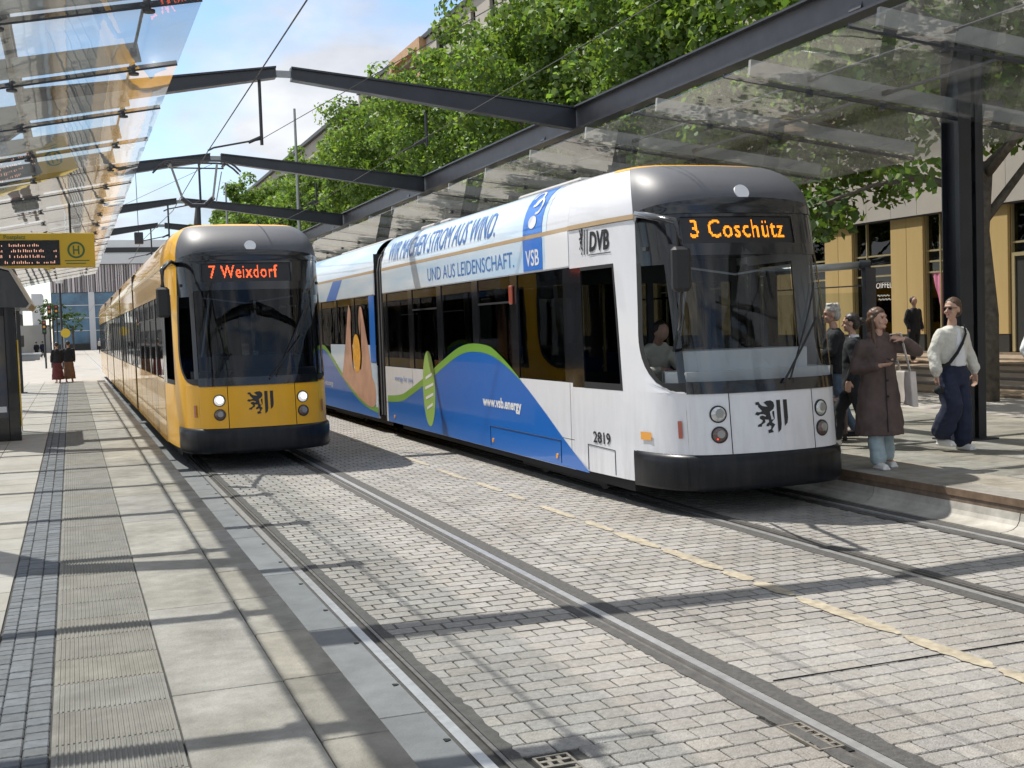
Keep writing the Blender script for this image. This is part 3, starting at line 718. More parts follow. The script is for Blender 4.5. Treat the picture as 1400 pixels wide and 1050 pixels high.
    # bumper
    bp = B(); rows = []
    prof = [(ZB+.02, -0.03), (0.25, 0.022), (0.29, 0.036), (0.52, 0.042), (0.565, 0.036), (0.592, 0.014), (0.602, -0.01)]
    A = a_of_v(0.98)
    for z, off in prof: rows.append([bp.verts.new(surf(-A+2*A*i/36, z, off*min(1, 6*(1-abs(-1+2*i/36))+.15))) for i in range(37)])
    for r0, r1 in zip(rows, rows[1:]):
        for i in range(36): bp.faces.new((r0[i], r0[i+1], r1[i+1], r1[i]))
    obj('bumper', bp, nose, 'bumper_black', smooth=True)
    for s in (-1, 1):
        panel('bumper_joint', lin(0.26, 0.58, 2), s*0.90, s*0.906, 1, 0.058, nose, 'void')
    # grey cap and body coloured roof of the nose
    AC = a_of_v(0.60)
    zc = [ZR-0.02]+[ZR+HR*math.sin(PI/2*k/9) for k in range(10)]
    panel('roof_cap', [z_ for z_ in zc if z_ <= ZR+HR*.90]+[ZR+HR*.915], lambda z: -(AC+0.12*(z-3)), lambda z: AC+0.12*(z-3), 30, 0.004, nose, 'cap_grey')
    panel('roof_top', [ZR+HR*q_ for q_ in (.90, .935, .96, .985, .999)], -a_of_v(1.2), a_of_v(1.2), 24, 0.002, nose, 'tram_yellow')
    for s in (-1, 1):
        panel('nose_roof', [3.0]+zc[2:], lambda z, s=s: s*(AC+0.12*(z-3)), s*a_of_v(2.35), 14, 0.0, nose, body)
    b = B(); ring = [b.verts.new(surf(-a_of_v(2.35)+2*a_of_v(2.35)*i/40, ZR+HR-0.002, 0)) for i in range(41)]
    rr = []
    for i in range(41):
        p = ring[i].co; rr.append(b.verts.new((p.x*0.5, p.y+(2.3-p.y)*0.35, ZR+HR+.035)))
    for i in range(40): b.faces.new((ring[i], ring[i+1], rr[i+1], rr[i]))
    b.faces.new(rr)
    bmesh.ops.recalc_face_normals(b, faces=b.faces[:])
    obj('roof_top', b, nose, 'tram_yellow', smooth=True)
    b = B(); rws = []
    for k in range(5):
        rws.append([b.verts.new(surf(AC*(-1+2*i/28), 2.975+(0.035+0.125*(1-(-1+2*i/28)**2))*k/4, 0.010)) for i in range(29)])
    for r0, r1 in zip(rws, rws[1:]):
        for i in range(28): b.faces.new((r0[i], r0[i+1], r1[i+1], r1[i]))
    obj('header_panel', b, nose, 'black_gloss', smooth=True)
    cl, _ = disc('top_lamp', -0.0, 3.19, 0.085, 0.0, nose, 'ad_white', depth=0.02)
    for x in (-0.585, 0.585):
        headlight(a_of_x(x), 0.99, 0.088, nose, 'lamp_lens' if lit else 'lamp_glass')
        headlight(a_of_x(x), 0.79, 0.085, nose, 'lamp_dark', dot=(not lit and x < 0))
    # coat of arms: lion and two bars
    e = empty('emblem', parent=nose)
    b = B(); vs = [b.verts.new((px, py, 0)) for px, py in LION[0]]; f = b.faces.new(vs); me = bpy.data.meshes.new('lion'); b.to_mesh(me); b.free()
    b = map_mesh(me, lambda x, y: surf(a_of_x(-0.21+x*0.22), 0.78+y*0.32, 0.008)); obj('lion', b, e, 'print_black')
    for xa, zb_ in ((0.035, 0.78), (0.115, 0.84)):
        b = B(); P = [(xa, zb_), (xa+.035, zb_+.03), (xa+.045, zb_+.08), (xa+.045, 1.10), (xa, 1.10)]
        b.faces.new([b.verts.new(surf(a_of_x(px), pz, 0.008)) for px, pz in P]); obj('emblem_bar', b, e, 'print_black')
    # mirror on its long curved arm
    for s in (-1,):
        mr = empty('mirror', parent=nose)
        hd = (s*1.33, -0.58, 2.37)
        b = B(); box(b, -0.085, 0.085, -0.05, 0.06, -0.20, 0.20, bev=0.03)
        o = obj('mirror_head', b, mr, 'black_rubber'); o.location = hd; o.rotation_euler = (0, 0, s*0.15)
        p0 = Vector(surf(s*(AE(3.0)-0.02), 2.95, 0.0))
        b = B(); tube(b, [p0, p0+Vector((s*0.12, -0.25, 0.03)), Vector((s*1.32, -0.50, 2.80)), Vector((s*1.33, -0.57, 2.56))], [0.035, 0.035, 0.032, 0.03], 8)
        obj('mirror_arm', b, mr, 'black_gloss', smooth=True)
        b = B(); tube(b, [(s*1.33, -0.57, 2.18), (s*1.20, -0.30, 1.9), Vector(surf(s*0.95, 1.62, 0.03))], 0.018, 6)
        if livery is None: b.free()
        else: obj('mirror_brace', b, mr, 'black_gloss', smooth=True)
    # wipers
    wp = empty('wiper', parent=nose)
    pts = [surf(0.12+0.52*k/6, 1.27+0.62*k/6, 0.04) for k in range(7)]
    b = B(); tube(b, pts, 0.012, 6); obj('wiper_arm', b, wp, 'black_rubber')
    pts = [surf(0.22+0.50*k/8, 1.30+0.95*k/8, 0.022) for k in range(9)]
    b = B(); tube(b, pts, 0.010, 6); obj('wiper_blade', b, wp, 'black_rubber')
    # cab interior
    ci = empty('cab', parent=nose)
    bxo('cab_floor', (-1.0, 1.0, 0.55, 2.4, 0.55, 0.60), ci, 'interior_dark')
    bxo('cab_ceiling', (-1.0, 1.0, 0.75, 2.6, 2.62, 2.66), ci, 'interior_dark')
    bxo('cab_wall', (-1.05, 1.05, 2.42, 2.46, 0.4, 1.35), ci, 'interior_dark'); bxo('cab_wall', (-1.05, 1.05, 2.42, 2.46, 2.35, 2.62), ci, 'interior_dark')
    for xx in (-1.05, -.15, .60, .97): bxo('cab_wall_post', (xx, xx+.08, 2.42, 2.46, 1.35, 2.35), ci, 'interior_dark')
    dm = 'dash_white' if livery else 'interior_dark'
    b = B(); P = [(-.84, .30), (.84, .30), (.90, .50), (.86, .80), (.30, .95), (-.30, .95), (-.80, .85), (-.92, .55)]
    prism(b, P, 'z', 0.9, 1.40); obj('dashboard', b, ci, dm)
    b = B(); P = [(-.62, .44), (.66, .44), (.72, .60), (.5, .9), (-.5, .9), (-.70, .60)]
    prism(b, P, 'z', 1.40, 1.60); obj('console', b, ci, dm)
    b = B(); box(b, -0.72, -0.18, 1.98, 2.10, 1.0, 1.62, bev=.05); box(b, -0.72, -0.18, 1.60, 2.1, .95, 1.08, bev=.04); obj('driver_seat', b, ci, 'seat_blue')
    b = B(); tube(b, [(-.7, .62, 2.45), (-.1, .55, 2.36), (.6, .62, 2.45)], 0.012, 6); tube(b, [(-.75, .6, 1.6), (-.60, .62, 2.45)], 0.015, 6); obj('blind_bar', b, ci, 'interior_grey')
    # ---- sections
    XW = 1.15
    sb = 'tram_yellow_side' if body == 'tram_yellow' else body
    for si, (v0, v1) in enumerate(SL):
        sec = empty('section', parent=t)
        a0 = 2.352 if si == 0 else v0
        last = (si == len(SL)-1)
        wins = []
        if si == 0: wins = [(2.56, 4.05), (4.30, 5.60), (5.85, 7.33), (7.57, 8.97), (9.22, 10.66)]
        else:
            n = max(1, round((v1-v0-0.4)/1.55)); p = (v1-v0-0.4)/n
            wins = [(v0+0.2+p*k+0.12, v0+0.2+p*(k+1)-0.12) for k in range(n)]
        for s in (-1, 1):
            bx = lambda nm, ya, yb, za, zb, m_, th=0.03, off=0.0, par=sec: bxo(nm, (min(s*(XW+off), s*(XW+off-th)), max(s*(XW+off), s*(XW+off-th)), ya, yb, za, zb), par, m_)
            doors = (not livery and s == -1)
            bx('lower_panel', a0, v1, 0.26, 1.245, sb)
            bx('upper_panel', a0, v1, 2.545, 2.955, sb)
            bx('groove', a0, v1, 2.955, 3.002, 'trim_beige' if livery else 'yellow_trim', off=0.006)
            bx('window_band', a0, wins[0][0], 1.245, 2.545, 'black_gloss')
            for (p, q) in zip(wins, wins[1:]): bx('window_pillar', p[1], q[0], 1.245, 2.545, 'black_gloss')
            bx('window_band', wins[-1][1], v1, 1.245, 2.545, 'black_gloss')
            for wi, (p, q) in enumerate(wins):
                g = bx('window', p+.012, q-.012, 1.257, 2.533, 'tram_glass_dark', th=0.012, off=-0.012)
                if wi % 2 and si == 0: bx('vent_bar', p+.012, q-.012, 2.20, 2.225, 'black_rubber', th=0.012, off=-0.002, par=g)
            # panel seams and flaps on the lower side
            for q in ([p[0]-0.125 for p in wins]): bx('seam', q-.004, q+.004, 0.27, 1.24, 'void', th=0.004, off=0.001)
            bx('skirt_line', a0, v1, 0.595, 0.601, 'void', th=0.003, off=0.001)
        # curved roof shoulders
        for s in (-1, 1):
            b = B(); rows = []
            for k in range(10):
                tt = math.sin(PI/2*k/9); z = ZR+HR*tt; x = s*XW*(1-0.36*(1-math.sqrt(max(0, 1-tt*tt))))
                rows.append([b.verts.new((x, a0, z)), b.verts.new((x, v1, z))])
            for r0, r1 in zip(rows, rows[1:]): b.faces.new((r0[0], r0[1], r1[1], r1[0]))
            bmesh.ops.recalc_face_normals(b, faces=b.faces[:])
            obj('roof_shoulder', b, sec, ('ad_paleblue' if livery and (si > 0 ) else sb) , smooth=True)
        bxo('roof', (-XW*0.64, XW*0.64, a0, v1, ZR+HR-.03, ZR+HR+.001), sec, 'roof_equipment')
        bxo('underframe', (-1.04, 1.04, max(a0-1.3, .6), v1, 0.16, 0.33), sec, 'under')
        bxo('floor', (-1.11, 1.11, a0, v1, 0.34, 0.38), sec, 'interior_dark')
        bxo('ceiling', (-1.1, 1.1, a0, v1, 2.62, 2.65), sec, 'interior_grey')
        if si: bxo('end_wall', (-1.14, 1.14, v0, v0+0.03, 0.3, 3.3), sec, 'interior_dark')
        
        for (xa, xb_) in ((-1.14, -.6), (.6, 1.14)): bxo('end_wall', (xa, xb_, v1-0.03, v1, 0.3, 2.6), sec, 'interior_dark')
        bxo('end_wall', (-1.14, 1.14, v1-0.03, v1, 2.6, 3.3), sec, 'interior_dark')
        for q in np.arange(a0+0.9, v1-0.6, 1.5):
            for xx in (-0.78, 0.38):
                b = B(); box(b, xx, xx+.42, q, q+.08, .80, 1.50, bev=.02); box(b, xx, xx+.42, q, q+.42, .78, .86, bev=.02); obj('seat', b, sec, 'seat_blue')
        for q in np.arange(a0+1.6, v1-.5, 2.9):
            b = B(); tube(b, [(0, q, .38), (0, q, 2.62)], .018, 8); obj('grab_pole', b, sec, 'sign_yellow' if 'sign_yellow' in M else 'yellow_trim')
        # bogie
        bo = empty('bogie', parent=sec); cy = (v0+v1)/2 + (-2.2 if si == 0 else 0)
        for dy in (-.9, .9):
            for xx in (-0.75, 0.75):
                b = B(); cyl(b, (xx, cy+dy, 0.30), 0.29, 0.10, 20, 'x'); obj('wheel', b, bo, 'rail_side')
        bxo('bogie_frame', (-0.95, 0.95, cy-1.3, cy+1.3, .10, .16), bo, 'under')
        # roof gear
        if si == 0: boxes = [(3.2, 5.3, 0.62, 0.14), (5.6, 8.2, 0.55, 0.10), (8.5, 10.2, 0.6, 0.16)]
        else: boxes = [(v0+0.9, v1-1.5, 0.55, 0.14)]
        for (p, q, hw, hh) in boxes: bxo('roof_box', (-hw, hw, p, q, ZR+HR+.001, ZR+HR+hh*.7), sec, 'roof_equipment', bev=0.03)
        if si < len(SL)-1 or livery:
            b = B()
            for k in range(6):
                ya = v1+0.02+0.1*k; hw = 1.09 if k % 2 else 1.12
                hz_ = 0.03 if k % 2 else 0; prism(b, [(-hw, .34), (hw, .34), (hw, 2.98), (hw-.04, 3.2-hz_), (hw-.17, 3.40-hz_), (hw-.42, 3.53-hz_), (-hw+.42, 3.53-hz_), (-hw+.17, 3.40-hz_), (-hw+.04, 3.2-hz_), (-hw, 2.98)], 'y', ya, ya+.085)
            obj('bellows', b, sec, 'bellows')
            for s in (-1, 1): bxo('end_frame', (min(s*1.12, s*1.155), max(s*1.12, s*1.155), v1+0.0005, v1+0.03, 0.26, 3.0), sec, 'black_rubber')
    return t
WX, WY, YX, YY = 6.44, 9.98, 2.50, 16.95
tw = tram('white and blue tram with wind power advertising, front marked 3', WX, WY, 'tram_white', '3 Coschütz', 'led_orange', False, livery=True)
ty = tram('yellow tram with lit headlights, front marked 7', YX, YY, 'tram_yellow', '7 Weixdorf', 'led_red', True)

# ---- printed livery of the white tram, on its side towards the near platform
liv = empty('advertising_print', parent=tw)
def side(vv, z, off=0.004): return (-(1.15+off), vv, z)
def poly_side(name, pts, m, off=0.004, par=liv, zc=None):
    b = B(); f = b.faces.new([b.verts.new(side(p[0], p[1], off)) for p in pts])
    bmesh.ops.triangulate(b, faces=[f]); return obj(name, b, par, m)
def cr(pts, n=8):
    out = []
    P = [pts[0]]+pts+[pts[-1]]
    for i in range(1, len(P)-2):
        for k in range(n):
            t = k/n; a, b_, c_, d = (np.array(P[i-1]), np.array(P[i]), np.array(P[i+1]), np.array(P[i+2]))
            out.append(tuple(0.5*((2*b_)+(-a+c_)*t+(2*a-5*b_+4*c_-d)*t*t+(-a+3*b_-3*c_+d)*t**3)))
    out.append(pts[-1]); return out
# world Y of measured points -> local v (distance behind the front)
def V_(Y): return Y-WY
hill = cr([(10.98, 0.60), (9.9, 0.66), (9.2, 0.80), (8.4, 1.00), (7.4, 1.28), (6.5, 1.50), (5.8, 1.56), (5.0, 1.50), (4.1, 1.25), (3.3, 0.90), (2.6, 0.56), (1.95, 0.27)])
hill = [p for p in hill if p[0] <= 10.87]
def strip_side(name, up_, lo_, m, off):
    b = B(); r0 = [b.verts.new(side(p[0], p[1], off)) for p in up_]; r1 = [b.verts.new(side(p[0], p[1], off)) for p in lo_]
    for i in range(len(r0)-1): b.faces.new((r0[i], r0[i+1], r1[i+1], r1[i]))
    return obj(name, b, liv, m)
strip_side('blue_hill', hill, [(p[0], 0.265) for p in hill], 'ad_blue', 0.004)
gh = [p for p in hill if p[0] > 3.9]
strip_side('green_band', [(p[0], p[1]+0.115*min(1, (p[0]-3.9)/1.2)) for p in gh], gh, 'ad_green', 0.005)
leaf = [(8.12+0.34*math.sin(a), 0.95+0.60*math.cos(a)*(1 if math.cos(a) > 0 else 1.0)) for a in np.linspace(0, 2*PI, 33)[:-1]]
poly_side('leaf', leaf, 'ad_greenleaf', 0.0065)
for i, z in enumerate((1.16, 1.00, 0.84, 0.68)):
    b = B(); wd = (.19, .23, .21, .16)[i]
    poly_side('leaf_text', [(8.10+wd, z-.075), (8.10+wd, z-.03), (8.10-wd, z+.055), (8.10-wd, z+.01)], 'ad_white', 0.0085)
def side_text(name, s, Yleft, z, h, width, m, bold=0.0, shear=0.0, roof=False, label=None):
    me = text_mesh(s, h/0.70, bold=bold, shear=shear, width=width)
    v0 = Yleft-WY
    if roof:
        def f(x, y):
            tt = min(0.98, max(0.02, (z-3.0+y)/0.62)); th = tt*PI/2*0.98
            X = 1.15*(1-0.36*(1-math.cos(th))); Z = ZR+HR*math.sin(th)
            return (-(X+0.008), v0-x, Z+0.006)
    else: f = lambda x, y: side(v0-x, z+y, 0.0075)
    return obj(name, map_mesh(me, f, 0.05 if roof else None), liv, m, label=label)
# pale blue printed field above the windows
bb = bxo('pale_band', (-1.1545, -1.1505, 2.36, 10.895, 2.56, 2.954), liv, 'ad_paleblue')
b = B(); rows = []
for k in range(10):
    th = PI/2*k/9*0.98; X = 1.15*(1-0.36*(1-math.cos(th)))+0.002; Z = ZR+HR*math.sin(th)+.002
    rows.append([b.verts.new((-X, 3.0, Z)), b.verts.new((-X, 10.89, Z))])
for r0, r1 in zip(rows, rows[1:]): b.faces.new((r0[0], r0[1], r1[1], r1[0]))
obj('pale_roof_band', b, liv, 'ad_paleblue', smooth=True)
bxo('white_field', (-1.1560, -1.1546, 2.36, 3.05, 2.56, 2.953), liv, 'ad_white')
side_text('slogan', 'WIR MACHEN STROM AUS WIND.', 20.4, 3.06, 0.27, 5.6, 'ad_text_blue', roof=True, shear=0.15)
side_text('slogan', 'UND AUS LEIDENSCHAFT.', 17.95, 2.645, 0.20, 3.87, 'ad_text_blue')
side_text('web_address', 'www.vsb.energy', 15.48, 0.83, 0.13, 1.50, 'ad_white', bold=0.006)
side_text('energy_slogan', 'energy for you', 20.2, 1.02, 0.085, 1.15, 'ad_text_blue')
poly_side('logo_field', [(V_(13.75), 2.57), (V_(13.12), 2.57), (V_(13.12), 2.952), (V_(13.75), 2.952)], 'ad_logo', 0.0085)
b = B(); rows = []
for k in range(9):
    th = PI/2*k/9; X = 1.15*(1-0.36*(1-math.cos(th)))+0.006; Z = ZR+HR*math.sin(th)+.005
    rows.append([b.verts.new((-X, V_(13.12), Z)), b.verts.new((-X, V_(13.75), Z))])
for r0, r1 in zip(rows, rows[1:]): b.faces.new((r0[0], r0[1], r1[1], r1[0]))
obj('logo_field', b, liv, 'ad_logo', smooth=True)
me = text_mesh('VSB', 0.27, bold=0.004, width=0.44)
obj('logo_text', map_mesh(me, lambda x, y: side(V_(13.66)-x, 2.63+y, 0.0105)), liv, 'ad_white')
def roofpt(vv, t, off):
    th = PI/2*t; X = 1.15*(1-0.36*(1-math.cos(th)))+off; return (-X, vv, ZR+HR*math.sin(th)+off)
for (cy, ct, ra, rb, k0) in ((13.50, .55, .17, .16, 0), (13.36, .40, .15, .14, 1), (13.44, .16, .13, .09, 2)):
    n = 20; b = B(); o_ = []; i_ = []
    for k in range(n):
        a = 2*PI*k/n
        o_.append(b.verts.new(roofpt(V_(cy)+ra*math.cos(a), ct+rb*math.sin(a), .010)))
        i_.append(b.verts.new(roofpt(V_(cy)+(ra-.05)*math.cos(a), ct+(rb-.04)*math.sin(a), .010)))
    if k0 == 2: b.faces.new(o_)
    else:
        for k in range(int(n*0.8)): b.faces.new((o_[k], o_[(k+1) % n], i_[(k+1) % n], i_[k]))
    obj('logo_swirl', b, liv, 'ad_white')
# operator mark on the nose side panel
def nose_side(Y, z, off=0.006):
    v = Y-WY; x, vv, zz = surf(-a_of_v(v), z, off); return (x, vv, zz)
me = text_mesh('DVB', 0.30, bold=0.010, shear=0.22, width=0.55)
obj('operator_letters', map_mesh(me, lambda x, y: nose_side(11.72-x, 2.695+y*0.95)), liv, 'print_black')
b = B(); vs = [b.verts.new((px, py, 0)) for px, py in LION[0]]; b.faces.new(vs); me = bpy.data.meshes.new('lion'); b.to_mesh(me); b.free()
obj('lion', map_mesh(me, lambda x, y: nose_side(12.02-x*0.11+y*-.03, 2.66+y*0.29)), liv, 'print_black')
for q in (11.87, 11.79):
    b = B(); b.faces.new([b.verts.new(nose_side(*p)) for p in ((q+.01, 2.66), (q-.015, 2.66), (q-.055, 2.93), (q-.03, 2.93))]); obj('emblem_bar', b, liv, 'print_black')
b = B(); b.faces.new([b.verts.new(nose_side(*p)) for p in ((11.74, 2.645), (11.15, 2.645), (11.15, 2.657), (11.74, 2.657))]); obj('mark_underline', b, liv, 'cap_grey')
me = text_mesh('2819', 0.17, bold=0.003, width=0.40)
obj('fleet_number', map_mesh(me, lambda x, y: nose_side(11.84-x, 0.615+y)), liv, 'print_black')
b = B()
P = [(11.98, .30), (11.98, .58), (11.35, .56), (11.35, .30)]
for p, q in zip(P, P[1:]): tube(b, [nose_side(*p, .003), nose_side(*q, .003)], 0.004, 4)
obj('hatch', b, tw, 'void')
b = B()
P = [(15.2, .30), (15.2, .56), (12.72, .56), (12.72, .30)]
for p, q in zip(P, P[1:]): tube(b, [side(V_(p[0]), p[1], .005), side(V_(q[0]), q[1], .005)], 0.005, 4)
obj('hatch', b, tw, 'void')
for q in (15.1, 12.84, 20.3): 
    b = B(); cyl(b, side(V_(q), .37, .008), 0.03, 0.012, 12, 'x'); obj('side_reflector', b, tw, 'amber')
b = B(); P = [nose_side(*p, .012) for p in ((10.80, .72), (10.62, .72), (10.62, .80), (10.80, .80))]; b.faces.new([b.verts.new(p) for p in P]); obj('turn_indicator', b, tw, 'amber')
b = B(); box(b, -1.185, -1.150, V_(14.25), V_(14.15), 2.18, 2.42, bev=.012); obj('side_lamp', b, tw, 'marker_red')
# second section print
u0 = 11.5
h2 = cr([(18.4, 1.15), (17.4, 1.42), (16.4, 1.50), (15.6, 1.30), (14.6, .95), (13.4, .60), (12.4, .42), (11.52, .36)])
strip_side('blue_hill', h2, [(p[0], 0.265) for p in h2], 'ad_blue', 0.004)
strip_side('green_band', [(p[0], p[1]+0.10) for p in h2], h2, 'ad_green', 0.005)
bxo('pale_band', (-1.1545, -1.1505, 11.52, 18.46, 2.56, 2.954), liv, 'ad_paleblue')
poly_side('printed_lower_field', [(11.52, .47), (14.4, 1.0), (15.6, 1.40), (15.6, 1.62), (11.52, 1.62)][::-1], 'ad_paleblue', .0035)
for pts, m_ in (([(14.55, .95), (14.15, 1.55), (13.75, 2.35), (13.62, 2.36), (13.52, 2.2), (13.60, 1.7), (13.55, 1.35), (13.35, 1.05), (13.2, .75)], 'ad_skin'),
                ([(11.75, .52), (12.0, 1.3), (12.45, 2.15), (12.62, 2.36), (12.78, 2.30), (12.85, 2.0), (12.68, 1.5), (12.75, 1.2), (13.0, .9), (13.2, .6)], 'ad_skin'),
                ([(14.55, .95), (13.3, 1.15), (11.85, 1.0), (11.75, .50), (12.6, .50)], 'ad_skin')):
    PH_ = globals().get('PH_', .0045)+.001; poly_side('printed_hand', cr(pts+[pts[0]], 5)[:-1], m_, PH_)
poly_side('printed_coin', [(13.12+.33*math.cos(a), 1.45+.38*math.sin(a)) for a in np.linspace(0, 2*PI, 25)[:-1]], 'ad_orange', .0086)
poly_side('printed_stripe', [(15.9, 2.55), (15.1, 2.95), (14.2, 2.95), (14.9, 2.55)], 'ad_logo', .0062)
me = text_mesh('www.vsb.energy', 0.16, width=1.3); obj('web_address', map_mesh(me, lambda x, y: side(16.8-x, .72+y, .0075)), liv, 'ad_white')
poly_side('printed_stripe', [(11.52, 1.3), (11.95, 1.3), (11.95, 2.54), (11.52, 2.54)], 'ad_logo', .0098)

# ---- pantograph of the yellow tram
pg = empty('pantograph', (-.10, 23.4-YY, 0), parent=ty)
hz = 5.20
b = B(); box(b, -.5, .5, -.55, .0, 3.59, 3.65); box(b, -.5, .5, .5, .6, 3.59, 3.65); box(b, -.05, .05, -.5, .6, 3.60, 3.68); obj('base_frame', b, pg, 'steel_dark')
b = B(); tube(b, [(0, 1.3, 3.55), (0, 0.05, 4.36)], [0.06, 0.05], 8); obj('lower_arm', b, pg, 'steel_dark')
b = B(); tube(b, [(-.30, .02, 4.52), (-.12, .02, 4.38), (.12, .02, 4.38), (.30, .02, 4.54)], 0.045, 8); tube(b, [(0, .05, 3.5), (0, .02, 4.4)], 0.045, 8); obj('knuckle', b, pg, 'steel_dark')
for P_, r_ in (([(-.28, 0, 4.5), (-.50, -.2, hz-.06)], .022), ([(.28, 0, 4.5), (.36, -.2, hz-.06)], .022), ([(.34, 0, 4.45), (.44, -.2, hz-.2)], .010)): b = B(); tube(b, P_, r_, 7); obj('upper_arm', b, pg, 'steel_grey')
b = B()
for dy in (-.2, .12):
    tube(b, [(-.80, dy, hz-.20), (-.70, dy, hz-.10), (-.58, dy, hz-.02), (-.40, dy, hz), (.40, dy, hz), (.58, dy, hz-.02), (.70, dy, hz-.10), (.80, dy, hz-.20)], .020, 6)
tube(b, [(-.5, -.2, hz-.06), (-.5, .12, hz-.06)], .03, 6); tube(b, [(.5, -.2, hz-.06), (.5, .12, hz-.06)], .03, 6); tube(b, [(-.5, -.04, hz-.12), (.5, -.04, hz-.12)], .015, 6)
obj('collector_head', b, pg, 'steel_dark')

# ------------------------------------------------------------------ buildings
mat('facade_stone', (0.42, 0.39, 0.35), 0.8, var=0.06, scale=1.2, bump=0.1, bscale=20, rand=0.04)
mat('facade_upper', (0.36, 0.33, 0.29), 0.85, var=0.08, scale=1.0)
mat('gold_panel', (0.50, 0.36, 0.155), 0.5, var=0.08, scale=1.5, stretch=(1, 1, .2))
mat('gold_frame', (0.50, 0.42, 0.24), 0.4, metal=0.5)
mat('frame_dark', (0.03, 0.03, 0.028), 0.5)
mat('wood_frame', (0.42, 0.25, 0.13), 0.6, var=0.2, scale=3)
mat('panel_ochre', (0.42, 0.34, 0.17), 0.6)
mat('shop_inside', (0.05, 0.052, 0.05), 0.8, var=0.5, scale=1.5)
mat('pink', (0.62, 0.20, 0.33), 0.8, var=0.2, scale=4)
mat('sign_white', (0.8, 0.8, 0.8), 0.6)
FX = 24.0
bd = thing('office_building', 'long stone building with gold panels and dark shop windows behind the pedestrians', 'building')
bxo('wall', (24.9, 40, -14, 100, 0.2, 21.4), bd, 'shop_inside')
bxo('roof', (23.8, 40.2, -14, 100.2, 21.75, 22.05), bd, 'frame_dark')
bxo('attic', (24.0, 24.9, -14, 100, 21.1, 21.75), bd, 'facade_upper')
bxo('side_wall', (24.0, 40, 100, 100.4, 0.2, 21.75), bd, 'facade_upper')
bxo('plinth', (23.93, 24.4, -14, 100, 0.2, 0.70), bd, 'step_stone')
# gold panels, glazing bars and shop glass of the ground floor
PER = 3.43; y = 29.07-PER*12; k = 0; gp = None; fr0 = None
while y < 98:
    for q in (0, 1):
        if gp is None: gp = bxo('gold_panel', (0, 0.10, 0.006, 0.739, 0, 3.52), bd, 'gold_panel', bev=.006); o = gp
        else: o = link(bpy.data.objects.new('gold_panel', gp.data), bd)
        o.location = (FX-0.06, y+0.746*q, 1.20)
    bxo('panel_base', (FX-.05, FX+.2, y, y+1.49, .70, 1.19), bd, 'frame_dark')
    bxo('shop_window', (FX+.12, FX+.135, y+1.50, y+PER-.01, .74, 4.72), bd, 'shop_glass')
    b = B(); ya, yb = y+1.49, y+PER
    for z in (3.68, 3.36, 3.04): box(b, FX+.05, FX+.119, ya, yb, z-.025, z+.025)
    for yy in (ya+.02, yb-.06, ya+1.28): box(b, FX+.03, FX+.118, yy, yy+.045, .72, 4.72)
    obj('glazing_bars', b, bd, 'gold_frame'); y += PER; k += 1
sp = None
for k in range(96):
    if sp is None: sp = bxo('stone_panel', (0, .12, .004, 1.19, 0, 1.66), bd, 'facade_stone'); o = sp
    else: o = link(bpy.data.objects.new('stone_panel', sp.data), bd)
    o.location = (FX-.16, -14+1.2*k, 4.76)
bxo('soffit', (FX-.15, FX+.9, -14, 100, 4.72, 4.755), bd, 'frame_dark')
bxo('ledge', (FX-.04, FX+.9, -14, 100, 4.76, 6.40), bd, 'facade_upper')
b = B(); box(b, FX-.02, FX+.11, 24.45, 24.55, .72, 3.3); box(b, FX-.02, FX+.11, 25.45, 25.55, .72, 3.3); box(b, FX-.02, FX+.11, 24.45, 25.55, 3.3, 3.4); obj('door_frame', b, bd, 'gold_frame')
bxo('door', (FX+.02, FX+.06, 24.56, 25.44, .74, 3.29), bd, 'frame_dark')
wn = None; fr_ = None; prng = random.Random(3)
for f in range(5):
    z0 = 6.40+2.94*f
    bxo('spandrel', (FX, FX+.9, -14, 100, z0, z0+.75), bd, 'facade_upper')
    y = -14
    while y < 98:
        ww = prng.choice((0.9, 0.9, 1.6)); pw = prng.choice((1.5, 2.0, 2.6))
        if f == 4 and 80 < y < 88: y = 88
        yp = min(y+pw, 100); bxo('pier', (FX, FX+.9, y, yp, z0+.75, z0+2.94), bd, 'facade_upper')
        wy = yp
        w_ = bxo('window', (FX+.25, FX+.27, wy, wy+ww, z0+.75, z0+2.94), bd, 'shop_glass')
        if prng.random() < 0.4: bxo('shutter', (FX+.10, FX+.14, wy+.02, wy+ww*.5, z0+.76, z0+2.93), w_, 'panel_ochre')
        b = B(); box(b, FX+.20, FX+.25, wy, wy+.05, z0+.75, z0+2.94); box(b, FX+.20, FX+.25, wy+ww-.05, wy+ww, z0+.75, z0+2.94); obj('window_frame', b, w_, 'frame_dark')
        y = wy+ww
b = B(); box(b, FX-.5, FX+.3, 79.8, 80.5, 18.2, 21.9); box(b, FX-.5, FX+.3, 87.4, 88.1, 18.2, 21.9); box(b, FX-.5, FX+.3, 80.5, 87.4, 21.3, 21.9); box(b, FX-.5, FX+.3, 80.5, 87.4, 18.2, 19.4)
obj('loggia', b, bd, 'wood_frame')
me = text_mesh('COIFFEUR', 0.26, bold=0.003, width=1.2); obj('window_lettering', map_mesh(me, lambda x, y: (FX+.112, 31.70-x, 2.62+y+0.05*math.sin(x*2.8))), bd, 'sign_white')
me = text_mesh('Coiffeur', 0.16, shear=.4, width=.6); me2 = None
bpy.data.meshes.remove(me)
for z, a_, c_ in ((2.42, 31.45, 30.85), (2.30, 31.40, 30.78)): 
    b = B(); tube(b, [(FX+.112, a_-(a_-c_)*i/12, z+.03*math.sin(i*2.1)) for i in range(13)], .010, 4); obj('window_flourish', b, bd, 'sign_white')
b = B(); n = 40; r0 = []; r1 = []
